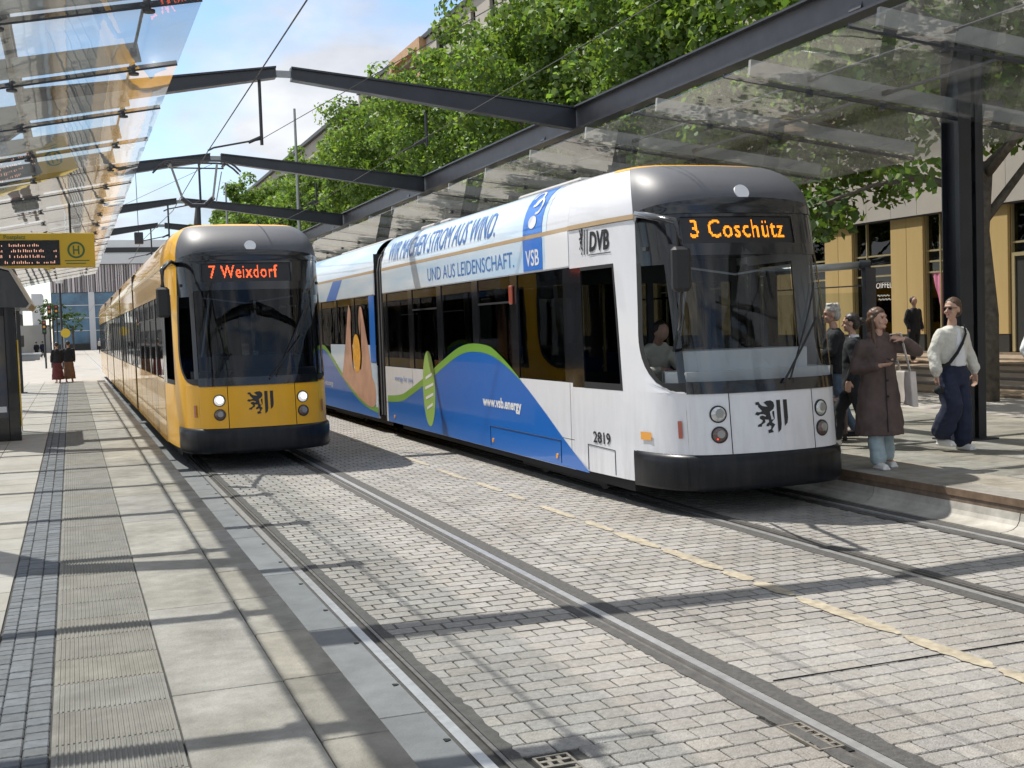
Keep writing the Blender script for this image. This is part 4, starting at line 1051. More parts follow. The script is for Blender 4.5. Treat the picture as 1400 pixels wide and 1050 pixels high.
for i in range(n+1):
    t = i/n; yy = 28.84-1.25*t; zb = 3.0-2.1*min(1, t*1.7+.05)
    r0.append(b.verts.new((FX+.07+.012*math.sin(t*42), yy, 3.03))); r1.append(b.verts.new((FX+.07+.012*math.sin(t*42+1), yy-.05, zb)))
for i in range(n): b.faces.new((r0[i], r0[i+1], r1[i+1], r1[i]))
obj('curtain', b, bd, 'pink')

b2 = thing('stone_building', 'farther pale building rising behind the trees over the nearest cross beam', 'building')
bxo('wall', (24.4, 38, 104, 175, 0, 21.4), b2, 'facade_upper'); bxo('roof', (24.0, 38.4, 103.8, 175.4, 21.4, 21.75), b2, 'frame_dark')
for f in range(6):
    for y in np.arange(106, 173, 3.4): 
        o = bxo('window', (24.32, 24.39, y, y+1.3, 1.5+3.2*f+.6, 1.5+3.2*f+2.3), b2, 'frame_dark')
for f, y in ((4, 108), (4, 118), (3, 126)): bxo('balcony', (22.9, 24.4, y, y+6, 2+3.2*f, 3.1+3.2*f), b2, 'facade_stone')
# end of the street
mat('slat_pink', (0.50, 0.45, 0.45), 0.7, rand=0.55, island=True)
mat('blue_glass', (0.08, 0.17, 0.26), 0.15, coat=0.5, var=0.5, scale=.25)
mat('pale_white', (0.62, 0.63, 0.64), 0.7, var=0.05, scale=.2)
mat('pale_grey', (0.36, 0.36, 0.35), 0.8, var=0.1, scale=.3)
e = thing('glass_building', 'building with vertical pink and grey slats over blue glass at the end of the street', 'building')
bxo('wall', (-2.6, 46, 200, 240, 0, 15.2), e, 'pale_grey')
bxo('glass_front', (-2.6, 46, 199.7, 199.95, 1.0, 9.0), e, 'blue_glass')
bxo('plinth', (-2.6, 46, 199.5, 199.9, 0, 1.0), e, 'frame_dark')
b = B(); x = -2.6
while x < 46: wd = random.uniform(.10, .34); box(b, x, x+wd, 199.5-random.uniform(0, .25), 199.95, 9.1, 13.4); x += wd+random.uniform(.04, .22)
obj('slats', b, e, 'slat_pink', kind='stuff')
bxo('cornice', (-3.2, 47, 199.0, 200.2, 13.5, 15.0), e, 'pale_white'); bxo('roof_storey', (1, 46, 204, 238, 15.2, 17.6), e, 'pale_white'); bxo('window_band', (4, 46, 203.9, 203.99, 15.6, 16.4), e, 'frame_dark')
for x in (2.9, 9.6, 16.5, 23): bxo('column', (x, x+.9, 199.2, 199.68, 0, 9.1), e, 'pale_white')
for z in (3.0, 5.0, 7.0): bxo('glazing_bar', (-2.6, 46, 199.6, 199.69, z, z+.12), e, 'pale_white')
e = thing('tower_block', 'narrow cream tower seen past the shelter roof at the end of the street', 'tower')
bxo('tower_wall', (-4.9, -3.5, 180, 190, 0, 8.3), e, 'pale_white'); bxo('tower_base', (-6.5, -2.7, 178, 192, 0, 3.9), e, 'pale_grey')
e = thing('old_building', 'grey stone house front on the street side past the shelter', 'building')
bxo('wall', (-22, -6.0, 120, 176, 0, 8.2), e, 'pale_grey'); bxo('roof', (-22.2, -5.8, 119.8, 176.2, 8.2, 8.6), e, 'facade_stone')
for y in np.arange(122, 174, 3.0):
    for z in (1.0, 3.8, 6.2): bxo('window', (-6.02, -5.94, y, y+1.2, z, z+1.5), e, 'frame_dark')

# ------------------------------------------------------------------ trees
def leafmat(name, col, tl):
    m = bpy.data.materials.new(name); m.use_nodes = True; MATS[name] = m
    n = m.node_tree.nodes; l = m.node_tree.links; n.remove(n['Principled BSDF']); out = n['Material Output']
    ge = n.new('ShaderNodeNewGeometry'); hs = n.new('ShaderNodeHueSaturation'); hs.inputs['Color'].default_value = (*col, 1)
    a = n.new('ShaderNodeMapRange'); a.inputs[3].default_value = .55; a.inputs[4].default_value = 1.6; l.new(ge.outputs['Random Per Island'], a.inputs[0]); l.new(a.outputs[0], hs.inputs['Value'])
    f = n.new('ShaderNodeMath'); f.operation = 'MULTIPLY'; f.inputs[1].default_value = 13.7; l.new(ge.outputs['Random Per Island'], f.inputs[0])
    g = n.new('ShaderNodeMath'); g.operation = 'FRACT'; l.new(f.outputs[0], g.inputs[0])
    h = n.new('ShaderNodeMapRange'); h.inputs[3].default_value = .475; h.inputs[4].default_value = .515; l.new(g.outputs[0], h.inputs[0]); l.new(h.outputs[0], hs.inputs['Hue'])
    d = n.new('ShaderNodeBsdfDiffuse'); t = n.new('ShaderNodeBsdfTranslucent'); s = n.new('ShaderNodeBsdfGlossy'); s.inputs['Roughness'].default_value = .5
    s.inputs[0].default_value = (.9, .95, .9, 1)
    l.new(hs.outputs[0], d.inputs[0]); m1 = n.new('ShaderNodeMixShader'); m1.inputs[0].default_value = .42
    mm = n.new('ShaderNodeMixRGB'); mm.blend_type = 'MULTIPLY'; mm.inputs[0].default_value = 1; mm.inputs[2].default_value = (*tl, 1); l.new(hs.outputs[0], mm.inputs[1]); l.new(mm.outputs[0], t.inputs[0])
    l.new(d.outputs[0], m1.inputs[1]); l.new(t.outputs[0], m1.inputs[2])
    m2 = n.new('ShaderNodeMixShader'); m2.inputs[0].default_value = .03; l.new(m1.outputs[0], m2.inputs[1]); l.new(s.outputs[0], m2.inputs[2]); l.new(m2.outputs[0], out.inputs['Surface'])
leafmat('leaves', (0.108, 0.180, 0.042), (1.6, 1.6, 0.7))
leafmat('leaves_dark', (0.05, 0.095, 0.022), (1.6, 1.5, 0.7))
def crown_mesh(n, size, seed, R=(4.0, 4.2, 4.5), clumps=150):
    r = np.random.default_rng(seed)
    d = r.normal(size=(clumps, 3)); d /= np.linalg.norm(d, axis=1)[:, None]
    rad = r.uniform(0.25, 1.0, clumps)**0.45
    lob = 1+0.16*np.sin(d[:, 0]*5+seed)+0.12*np.sin(d[:, 1]*7+2*seed)+.1*np.sin(d[:, 2]*6)
    cc = d*rad[:, None]*lob[:, None]*np.array(R)
    cr_ = r.uniform(0.45, 0.95, clumps)
    ix = r.integers(0, clumps, n)
    q = r.normal(size=(n, 3)); q /= np.linalg.norm(q, axis=1)[:, None]
    p = cc[ix] + q*(cr_[ix]*r.uniform(.3, 1.0, n)**.5)[:, None]*np.array((1, 1, .75))
    nn = q*0.7 + r.normal(size=(n, 3))*0.6 + np.array((0, 0, .35)); nn /= np.linalg.norm(nn, axis=1)[:, None]
    t = np.cross(nn, r.normal(size=(n, 3))); t /= np.linalg.norm(t, axis=1)[:, None]; u = np.cross(nn, t)
    s = size*r.uniform(.6, 1.25, n)[:, None]
    V = np.empty((n, 4, 3)); V[:, 0] = p-t*s*.62; V[:, 1] = p-u*s*.42+t*s*.05+nn*s*.12; V[:, 2] = p+t*s*.62; V[:, 3] = p+u*s*.42+t*s*.05+nn*s*.12
    me = bpy.data.meshes.new('foliage'); me.vertices.add(4*n); me.vertices.foreach_set('co', V.ravel())
    me.loops.add(4*n); me.loops.foreach_set('vertex_index', np.arange(4*n, dtype=np.int32))
    me.polygons.add(n); me.polygons.foreach_set('loop_start', np.arange(0, 4*n, 4, dtype=np.int32)); me.update(calc_edges=True)
    me.validate(); return me
def limbs_mesh(seed, h=4.0, top=10):
    r = random.Random(seed); b = B()
    tube(b, [(0, 0, -0.3), (.05, 0, 1.5), (-.05, .06, 3.0), (0, 0, h)], [.27, .22, .20, .18], 12)
    return b, r
crowns = [crown_mesh(46000, .17, 11, clumps=330), crown_mesh(46000, .17, 12, clumps=330)]; crowns_far = [crown_mesh(22000, .25, 13, clumps=240), crown_mesh(22000, .25, 14, clumps=240)]
for c_ in crowns+crowns_far: c_.materials.append(M['leaves'])
ys = [16.8, 25.8, 34.8, 43.8, 52.8, 61.8, 70.8, 80, 90, 101, 112, 124, 137, 150]
for i, y in enumerate(ys):
    r = random.Random(i+5); x = 15.9+r.uniform(-.3, .3) if i else 15.2
    t = thing('plane_tree', 'tall leafy plane tree in the row behind the far platform roof' if i else 'plane tree whose dark trunk stands right behind the big roof column', 'tree', (x, y, RZ+.02 if i else .29), r.uniform(0, 6.28) if i else 0, 'plane trees in a row behind the far platform')
    if i: t['label'] = ('second', 'third', 'fourth', 'fifth', 'sixth', 'seventh', 'eighth', 'ninth', 'tenth', 'eleventh', 'twelfth', 'thirteenth', 'fourteenth')[i-1]+' plane tree of the row, counted from the big roof column'
    b = B(); tube(b, [(0, 0, -0.1), (.05, 0, 1.5), (-.06, .06, 3.0), (0, 0, 4.2)], [.20, .165, .15, .14], 12); obj('trunk', b, t, 'bark', smooth=True)
    for k in range(7):
        a = k*0.9+r.uniform(-.2, .2); l_ = r.uniform(2.6, 4.0); hh = r.uniform(1.2, 5)
        b = B(); p0 = Vector((0, 0, 3.2+.15*k)); p3 = p0+Vector((math.cos(a)*l_, math.sin(a)*l_, hh)); p1 = p0+(p3-p0)*.35+Vector((0, 0, -.2)); p2 = p0+(p3-p0)*.7+Vector((0, 0, .15))
        tube(b, [p0, p1, p2, p3], [.085, .06, .045, .025], 7); obj('limb', b, t, 'bark', smooth=True)
    cm = (crowns if i < 5 else crowns_far)[i % 2]
    s = r.uniform(.96, 1.06)*(1.0 if i < 3 else .92 if i < 8 else 1.02)
    o = obj('crown', cm, t); o.location = (0, 0, 8.9); o.scale = (s, s, s)
    if i in (0, 1):   # low hanging branch over the platform edge
        b = B(); tube(b, [(0, 0, 3.6), (-.8, 1.2 if i else .6, 4.0), (-1.6, 2.4 if i else 1.0, 3.9), (-2.1, 3.4, 3.5)], [.09, .06, .04, .02], 7)
        rz = t.rotation_euler.z; o2 = obj('limb', b, t, 'bark', smooth=True); o2.rotation_euler = (0, 0, -rz)
        lo = crown_mesh(420, .20, 40+i, R=(.9, 1.3, .35), clumps=16); lo.materials.append(M['leaves_dark'])
        o2 = obj('low_foliage', lo, t); o2.rotation_euler = (0, 0, -rz); o2.location = Matrix.Rotation(-rz, 3, 'Z') @ Vector((-1.9, 3.0, 3.7))
for i, (x, y, h, rr) in enumerate(((0.3, 150, 3.4, .28), (-1.9, 152, 4.4, .36))):
    t = thing('street_tree', ('small round dark tree in front of the blue glass at the street end', 'dark tree behind the traffic lights at the street end')[i], 'tree', (x, y, 0))
    b = B(); tube(b, [(0, 0, 0), (0, 0, h)], .12, 6); obj('trunk', b, t, 'bark')
    cm = crown_mesh(1500, .5, 60+i, R=(4.7, 4.7, 5.0), clumps=60); cm.materials.append(M['leaves_dark']); o = obj('crown', cm, t); o.location = (0, 0, h+.6); o.scale = (rr, rr, rr)

# ------------------------------------------------------------------ stop furniture
mat('sign_yellow', (0.60, 0.42, 0.02), 0.45, coat=0.2)
mat('sign_green', (0.04, 0.14, 0.05), 0.5)
mat('screen_black', (0.004, 0.006, 0.012), 0.25)
mat('led_pix', (0, 0, 0), 0.5, emit=(1.0, 0.5, 0.35), es=.7)
mat('poster', (0.10, 0.085, 0.06), 0.4, coat=0.4, col2=(0.02, 0.04, 0.10), scale=1.0)
mat('shelter_roof', (0.035, 0.04, 0.045), 0.4, coat=.3)
t = thing('departure_board', 'yellow hanging departure board with round H sign and dark LED screen', 'display board', (0.49, 23.0, 3.53))
bxo('board_case', (-3.2, 0, 0, .22, -.31, .31), t, 'sign_yellow', bev=.01)
bxo('screen', (-3.02, -.60, -.012, -.001, -.265, .180), t, 'screen_black')
prn = random.Random(5)
lx = prn.random
b = B()
rowsz = (.10, .0, -.10, -.205)
for ri, z in enumerate(rowsz):
    for (x0, x1) in ((-3.0, -2.35), (-1.92, -1.88), (-1.60, -1.56), (-1.44, -.80) , (-.70, -.66)):
        if ri == 3 and x0 > -2.3: 
            if x0 != -1.44: continue
            x0, x1 = -1.52, -.66
        x = x0
        end = x1-(0.25*prn.random() if x1-x0 > .3 and ri < 3 else 0)
        while x < end:
            hh = prn.choice((.025, .035, .05)); 
            if prn.random() < .86: box(b, x, x+.012, -.016, -.0125, z-.03, z-.03+hh)
            x += prn.choice((.028, .034, .05))
obj('led_text', b, t, 'led_pix', kind='stuff')
me = text_mesh('Postplatz', .10, width=.36, bold=.001); obj('stop_name', map_mesh(me, lambda x, y: (-1.52+x, -.006, .205+y)), t, 'sign_green')
def ringxz(name, cx, cz, r0_, r1_, y, par, m_):
    b = B(); n = 32; o_ = [b.verts.new((cx+r1_*math.cos(2*PI*k/n), y, cz+r1_*math.sin(2*PI*k/n))) for k in range(n)]; i_ = [b.verts.new((cx+r0_*math.cos(2*PI*k/n), y, cz+r0_*math.sin(2*PI*k/n))) for k in range(n)]
    for k in range(n): b.faces.new((o_[k], i_[k], i_[(k+1) % n], o_[(k+1) % n]))
    return obj(name, b, par, m_)
ringxz('sign_ring', -.32, 0, .115, .15, -.006, t, 'sign_green')
b = B(); box(b, -.375, -.35, -.010, -.001, -.08, .08); box(b, -.29, -.265, -.010, -.001, -.08, .08); box(b, -.35, -.29, -.010, -.001, -.013, .013); obj('letter_h', b, t, 'sign_green')
for z, a_, c_ in ((-.19, -.52, -.10), (-.24, -.50, -.16)): bxo('small_print', (a_, c_, -.005, -.001, z-.008, z+.008), t, 'sign_green')
for x in (-.4, -2.6): b = B(); tube(b, [(x, .1, .31), (x, .1, .85)], .02, 8); obj('hanger', b, t, 'steel_dark')

t = thing('advertising_shelter', 'dark waiting shelter with a lit advertising case under the near roof', 'shelter', (-.90, 22.3, PZ))
b = B(); prism(b, [(-2.6, 2.40), (.20, 2.30), (.26, 2.36), (-.04, 2.92), (-.35, 3.0), (-2.6, 3.05)], 'y', -.2, 2.6); obj('shelter_roof', b, t, 'shelter_roof')
b = B(); prism(b, [(.205, 2.30), (.235, 2.28), (.30, 2.36), (.00, 2.97), (-.30, 3.04), (-.31, 3.02), (-.04, 2.94), (.26, 2.36)], 'y', -.24, 2.64); obj('roof_edge', b, t, 'facade_stone')
bxo('case_post', (-.17, .02, 0, .28, 0, 2.35), t, 'black_gloss', bev=.01); bxo('case_base', (-1.5, -.171, .02, .26, 0.0, .40), t, 'black_gloss'); bxo('case_head', (-1.5, -.171, .02, .26, 2.18, 2.35), t, 'black_gloss')
bxo('poster', (-1.5, -.171, .08, .14, .40, 2.18), t, 'poster'); bxo('poster_stripe', (-1.5, -.20, .07, .079, .50, .60), t, 'ad_white')
bxo('case_side', (.021, .035, 0.0, .28, .25, 1.75), t, 'sign_yellow')
for y in (1.3, 2.4): b = B(); tube(b, [(-.1, y, 0), (-.1, y, 2.4)], .05, 8); obj('post', b, t, 'steel_dark')
bxo('glass_wall', (-.12, -.10, .4, 2.3, .2, 2.2), t, 'clear_glass')
# glazed wind shelter on the far platform
t = thing('wind_shelter', 'dark framed wind shelter with a pale round top rail behind the tram front', 'shelter', (0, 0, RZ))
b = B(); tube(b, [(9.9, 15.75, 2.30), (11.18, 15.0, 2.36)], .055, 12); obj('top_rail', b, t, 'steel_grey', smooth=True)
b = B(); tube(b, [(11.18, 15.0, 2.36), (11.32, 14.93, 2.36)], .075, 12); obj('rail_end', b, t, 'steel_dark')
for (x, y) in ((11.30, 14.94), (10.05, 15.68)): b = B(); box(b, x-.09, x+.09, y-.05, y+.05, 0, 2.32); obj('post', b, t, 'steel_dark')
b = B(); bar(b, (10.12, 15.64, 2.02), (11.22, 14.98, 2.05), .02, .02); obj('cross_rod', b, t, 'steel_dark')
b = B(); vs = [b.verts.new(p) for p in ((10.12, 15.64, .15), (11.22, 14.98, .15), (11.22, 14.98, 1.95), (10.12, 15.64, 1.95))]; b.faces.new(vs)
bmesh.ops.solidify(b, geom=b.faces[:], thickness=.012); obj('glass_wall', b, t, 'clear_glass')
# far street furniture
t = thing('stop_sign', 'yellow round tram stop sign on a pole beyond the end of the platform', 'sign', (-.27, 75, 0))
b = B(); tube(b, [(-.1, .06, 0), (-.1, .06, 2.6)], .04, 8); obj('pole', b, t, 'steel_grey'); b = B(); cyl(b, (0, 0, 2.25), .27, .05, 24, 'y'); obj('sign_face', b, t, 'sign_yellow')
t = thing('street_lamp', 'tall dark street lamp with a bright head at the far street end', 'street lamp', (-.5, 80, 0))
b = B(); tube(b, [(0, 0, 0), (0, 0, 5.4)], [.09, .07], 8); obj('pole', b, t, 'steel_dark'); b = B(); cyl(b, (0, 0, 5.6), .22, .4, 14, 'z', .30); obj('lamp_head', b, t, 'pale_white')
for i, (x, y, h) in enumerate(((-1.25, 85, 4.2), (-.85, 88, 4.3), (-1.6, 84, 3.2))):
    t = thing('traffic_light', ('dark traffic light left of the far street lamp', 'dark traffic light nearest the far street lamp', 'lowest of the dark traffic lights by the far crossing')[i], 'traffic light', (x, y, 0))
    b = B(); tube(b, [(0, 0, 0), (0, 0, h)], .06, 8); obj('pole', b, t, 'steel_dark')
    bxo('light_case', (-.13, .13, -.28, -.06, h-.95, h-.02), t, 'black_rubber', bev=.03)
    for k in range(3): b = B(); cyl(b, (0, -.29, h-.18-.28*k), .08, .06, 12, 'y'); obj('lens', b, t, ('marker_red', 'amber', 'sign_green')[k])
t = thing('bench', 'long pale curved bench on the far square past the platform', 'bench', (-4.2, 120, 0))
bxo('seat', (-1.8, 1.6, -.3, .3, .5, .68), t, 'pale_white', bev=.04); bxo('base', (-1.6, 1.4, -.2, .2, 0, .5), t, 'pale_grey')

# ------------------------------------------------------------------ people
def cmat(n, c, r=.85, **k): mat(n, c, r, **k)
cmat('skin', (0.50, 0.30, 0.22), .55, var=.08, scale=10)
cmat('hair_brown', (0.085, 0.045, 0.025), .5, var=.45, scale=30, stretch=(1, 1, .15)); cmat('hair_grey', (0.42, 0.40, 0.37), .6, var=.3, scale=30); cmat('hair_dark', (0.03, 0.022, 0.018), .5, var=.4, scale=30)
cmat('coat_brown', (0.085, 0.058, 0.052), .8, var=.25, scale=5, bump=.4, bscale=8); cmat('jeans_pale', (0.33, 0.41, 0.44), .9, var=.18, scale=9, bump=.3, bscale=12)
cmat('cream', (0.62, 0.60, 0.54), .95, var=.08, scale=12, bump=.6, bscale=26); cmat('white_cloth', (0.72, 0.72, 0.73), .9, bump=.3, bscale=12)
cmat('navy', (0.012, 0.018, 0.045), .85, var=.3, scale=6, bump=.4, bscale=7); cmat('black_cloth', (0.013, 0.014, 0.018), .85, var=.3, scale=6, bump=.4, bscale=8)
cmat('jeans_blue', (0.09, 0.13, 0.19), .9, var=.2, scale=9); cmat('grey_cloth', (0.25, 0.26, 0.27), .9, var=.15, scale=8, bump=.3, bscale=9)
cmat('tote', (0.55, 0.50, 0.46), .9, var=.1, scale=8); cmat('shoe_white', (0.66, 0.66, 0.64), .6); cmat('lips', (0.35, 0.10, 0.09), .5); cmat('eye_dark', (0.03, 0.02, 0.015), .2)
cmat('dark_red', (0.12, 0.03, 0.03), .9, var=.2); cmat('brown_cloth', (0.17, 0.09, 0.05), .9, var=.2); cmat('beige_jacket', (0.62, 0.60, 0.50), .9, var=.1, bump=.3, bscale=8); cmat('case_brown', (0.14, 0.09, 0.08), .5, var=.1)
cmat('hair_blond', (0.36, 0.27, 0.18), .5, var=.3, scale=30, stretch=(1, 1, .15))
def cap(b, p, q, r0_, r1_, fl=1.0, n=12):
    p = Vector(p); q = Vector(q); x, y, z, ln = frame(p, q)
    rings = []
    for s, c0, rr in ((-1, p, r0_), (1, q, r1_)):
        for k in ((1, .6, .0) if s < 0 else (0, .6, 1)):
            rad = rr*math.sqrt(max(0.02, 1-k*k)); off = s*k*rr
            rings.append([b.verts.new(c0+z*off+(x*math.cos(2*PI*i/n)+y*math.sin(2*PI*i/n)*fl)*rad) for i in range(n)])
    for a, c_ in zip(rings, rings[1:]):
        for k in range(n): b.faces.new((a[k], a[(k+1) % n], c_[(k+1) % n], c_[k]))
    b.faces.new(rings[0][::-1]); b.faces.new(rings[-1])
def loft(b, rings, n=20):
    """rings: (cx, cy, z, rx, ry)"""
    R = [[b.verts.new((cx+rx*math.cos(2*PI*i/n), cy+ry*math.sin(2*PI*i/n), z)) for i in range(n)] for cx, cy, z, rx, ry in rings]
    for a, c_ in zip(R, R[1:]):
        for k in range(n): b.faces.new((a[k], a[(k+1) % n], c_[(k+1) % n], c_[k]))
    b.faces.new(R[0][::-1]); b.faces.new(R[-1])
def fused(name, b, parent, m_, vox=.009, smooth=4):
    o = obj(name, b, parent, m_)
    md = o.modifiers.new('remesh', 'REMESH'); md.mode = 'VOXEL'; md.voxel_size = vox; md.use_smooth_shade = True
    if name in ('coat', 'jacket', 'jeans', 'trousers', 'top', 'hair', 'shirt', 'skirt'):
        if 'folds' not in bpy.data.textures:
            for nm_, sc_ in (('folds', .11), ('strands', .03)):
                tx = bpy.data.textures.new(nm_, 'CLOUDS'); tx.noise_scale = sc_; tx.noise_depth = 1
        dm = o.modifiers.new('folds', 'DISPLACE'); dm.texture = bpy.data.textures['strands' if name == 'hair' else 'folds']; dm.strength = .014 if name == 'hair' else .028; dm.mid_level = .5
    if smooth: s_ = o.modifiers.new('smooth', 'SMOOTH'); s_.iterations = min(smooth, 2); s_.factor = .5
    return o
def hand(b, wrist, d, palm_n, s=1.0, curl=.5, side=1):
    """five separate bent fingers; d: direction of the hand, palm_n: palm side normal"""
    w_ = Vector(wrist); d = Vector(d).normalized(); pn = Vector(palm_n); pn = (pn-d*pn.dot(d)).normalized(); sd = d.cross(pn)*side
    cap(b, w_, w_+d*.030*s, .024*s, .030*s, .62); 
    for k in range(4): cap(b, w_+d*.02*s+sd*(-.022+.015*k)*s, w_+d*.078*s+sd*(-.027+.018*k)*s, .015*s, .012*s)
    for k, ln in enumerate((.066, .076, .072, .056)):
        p = w_+d*.085*s+sd*(-.029+.0195*k)*s
        c1 = curl*.7; v1 = (d*math.cos(c1)+pn*math.sin(c1)); p2 = p+v1*ln*.45*s
        c2 = curl*1.7; v2 = (d*math.cos(c2)+pn*math.sin(c2)); p3 = p2+v2*ln*.32*s; c3 = curl*2.3; v3 = d*math.cos(c3)+pn*math.sin(c3)
        cap(b, p, p2, .0090*s, .0082*s, n=8); cap(b, p2, p3, .0082*s, .0075*s, n=8); cap(b, p3, p3+v3*ln*.22*s, .0075*s, .0065*s, n=8)
    t0 = w_+d*.022*s-sd*.022*s; v = (d*.75-sd*.75+pn*.35).normalized(); t1 = t0+v*.042*s; v2 = (d*.95-sd*.2+pn*.45).normalized()
    cap(b, t0, t1, .014*s, .010*s, n=8); cap(b, t1, t1+v2*.030*s, .010*s, .008*s, n=8)
def person(label, loc, rz, H, J, skin='skin', legs=True, cat='person', group=None, face=True, head_yaw=0, head_pitch=0, hair=None, hairm='hair_brown', vox=.0065, lean_=(0, 0)):
    """J: joints in metres for a 1.7 m body, scaled by H/1.7; x = the person's right, y = forward"""
    t = thing('person', label, cat, loc, rz, group); s = H/1.70; t.scale = (s, s, s)
    b = B(); hx, hy = J.get('head', (0, .02))
    cap(b, (0, -.005, 1.36), (hx*.6, hy*.6, 1.47), .058, .050)
    loft(b, [(0, 0, .88, .13, .09), (0, 0, .95, .15, .10), (0, 0, 1.08, .12, .085), (0, 0, 1.25, .145, .10), (0, 0, 1.34, .15, .085), (0, -.005, 1.40, .08, .06)])
    for sd_ in ('r', 'l'):
        k = 1 if sd_ == 'r' else -1
        sh = J.get('sh'+sd_, (k*.17, 0, 1.34)); el = J['el'+sd_]; wr = J['wr'+sd_]
        cap(b, sh, el, .044, .034); cap(b, el, wr, .033, .024)
        hd = J.get('hand'+sd_); 
        if hd: hand(b, wr, hd[0], hd[1], 1.0, hd[2], side=k)
        if legs:
            kn = J['kn'+sd_]; an = J['an'+sd_]; cap(b, (k*.085, 0, .88), kn, .080, .052); cap(b, kn, an, .050, .034)
            cap(b, Vector(an)+Vector((0, -.02, -.03)), Vector(an)+Vector((0, .14, -.05)), .035, .028)
    # head, turned on the neck
    hm = Matrix.Translation((hx, hy, 1.50)) @ Matrix.Rotation(head_yaw, 4, 'Z') @ Matrix.Rotation(head_pitch, 4, 'X')
    hb = B()
    ball(hb, (0, .005, .125), .077, .094, .095, u=20, v=14); ball(hb, (0, .030, .060), .056, .066, .078, u=20, v=14); ball(hb, (0, .070, .012), .030, .026, .022)
    if face:
        cap(hb, (0, .100, .100), (0, .118, .068), .009, .013, n=10); ball(hb, (0, .094, .128), .045, .012, .012); 
        for k in (-1, 1): ball(hb, (k*.076, -.002, .085), .010, .020, .030); ball(hb, (k*.036, .073, .062), .024, .022, .022)
    hb.transform(hm); me = bpy.data.meshes.new('h'); hb.to_mesh(me); hb.free(); b.from_mesh(me); bpy.data.meshes.remove(me)
    body = fused('body', b, t, skin, vox, 2)
    if face:
        for k in (-1, 1):
            e_ = B(); ball(e_, (k*.031, .0905, .106), .013, .009, .0075, u=10, v=8); e_.transform(hm); obj('eye', e_, body, 'eye_dark', smooth=True)
            e_ = B(); cap(e_, (k*.018, .103, .124), (k*.048, .088, .124), .0045, .0035, n=6); e_.transform(hm); obj('eyebrow', e_, body, hairm)
        e_ = B(); ball(e_, (0, .0955, .038), .022, .008, .0065, u=10, v=8); e_.transform(hm); obj('lips', e_, body, 'lips', smooth=True)
    if hair:
        e_ = B(); hair(e_); e_.transform(hm); fused('hair', e_, t, hairm, .008, 2)
    return t, hm
def hair_long(e_):
    ball(e_, (0, -.008, .152), .087, .100, .086, u=18, v=12); ball(e_, (0, -.045, .08), .085, .070, .10)
    for k in (-1, 1): cap(e_, (k*.078, -.01, .12), (k*.090, -.01, -.10), .026, .028, .8); cap(e_, (k*.090, -.01, -.08), (k*.10, .02, -.20), .026, .016, .8)
    cap(e_, (0, -.07, .08), (0, -.09, -.16), .07, .05)
def hair_short(e_):
    ball(e_, (0, -.010, .158), .085, .100, .083, u=18, v=12); ball(e_, (0, -.055, .085), .076, .058, .075); 
    for i in range(14): a = i*.7; ball(e_, (.05*math.cos(a), -.01+.06*math.sin(a), .215+.012*math.sin(i*3)), .030, .030, .022)
def hair_bun(e_):
    ball(e_, (0, -.012, .150), .085, .100, .084, u=18, v=12); ball(e_, (0, -.055, .09), .074, .060, .080); ball(e_, (0, -.125, .12), .045, .045, .05)
def hair_tied(e_):
    ball(e_, (0, -.012, .150), .085, .100, .084, u=18, v=12); ball(e_, (0, -.055, .085), .076, .060, .08); ball(e_, (0, -.105, .10), .04, .035, .05)
STAND = dict(knr=(.10, .02, .48), anr=(.11, .0, .09), knl=(-.10, .02, .48), anl=(-.11, 0, .09))
def shoes(t, pr, pl, m_, up_=.0):
    for i, p in enumerate((pr, pl)):
        b = B(); x, y, z = p; cap(b, (x, y-.04, z+.045), (x, y+.13, z+.035), .045, .040, .85); box(b, x-.045, x+.045, y-.08, y+.17, z+.0, z+.03, bev=.01)
        fused('shoe', b, t, m_, .008, 2)
# 1 woman in the long brown coat
J = dict(elr=(.25, -.03, 1.07), wrr=(.09, .24, 1.115), handr=((-.75, .55, .15), (0, -.3, .9), .65), ell=(-.40, .10, 1.25), wrl=(-.205, .15, 1.385), handl=((.75, -.45, .25), (.1, -.6, -.8), .75),
         knr=(.08, .06, .48), anr=(.06, .08, .09), knl=(-.10, -.03, .47), anl=(-.13, -.10, .10))
t, hm = person('woman in a long dark brown coat and pale wide jeans, looking up from her phone', (7.98, 10.42, RZ), PI-.18, 1.67, J, head_yaw=.45, head_pitch=.12, hair=hair_long)
b = B(); loft(b, [(0, 0, .36, .265, .20), (0, .0, .50, .262, .19), (0, 0, .70, .24, .17), (0, 0, .92, .21, .150), (0, 0, 1.08, .19, .135), (0, 0, 1.22, .20, .14), (0, 0, 1.32, .205, .125), (0, -.005, 1.385, .15, .10), (0, -.005, 1.42, .085, .075)])
cap(b, (.175, 0, 1.32), J['elr'], .078, .066); cap(b, J['elr'], (.12, .19, 1.105), .064, .052)
cap(b, (-.175, 0, 1.32), J['ell'], .078, .068); cap(b, J['ell'], (-.25, .135, 1.36), .064, .050); cap(b, (-.08, .0, 1.42), (.08, .0, 1.42), .055, .055)
fused('coat', b, t, 'coat_brown', .010, 3)
b = B(); tube(b, [(.0, .152, 1.15), (.0, .165, .9), (.0, .20, .40)], .006, 5); obj('coat_seam', b, t, 'black_cloth')
for z in (1.12, .95, .78): b = B(); cyl(b, (-.02, .155+.02*(1.2-z)*2, z), .012, .012, 10, 'y'); obj('button', b, t, 'black_cloth')
b = B(); loft(b, [(0, 0, .60, .17, .13), (0, 0, .86, .16, .12)])
for k, kn, an in ((1, J['knr'], J['anr']), (-1, J['knl'], J['anl'])): cap(b, (k*.085, 0, .80), kn, .090, .078); cap(b, kn, (an[0], an[1], .11), .078, .088)
fused('jeans', b, t, 'jeans_pale', .010, 3)
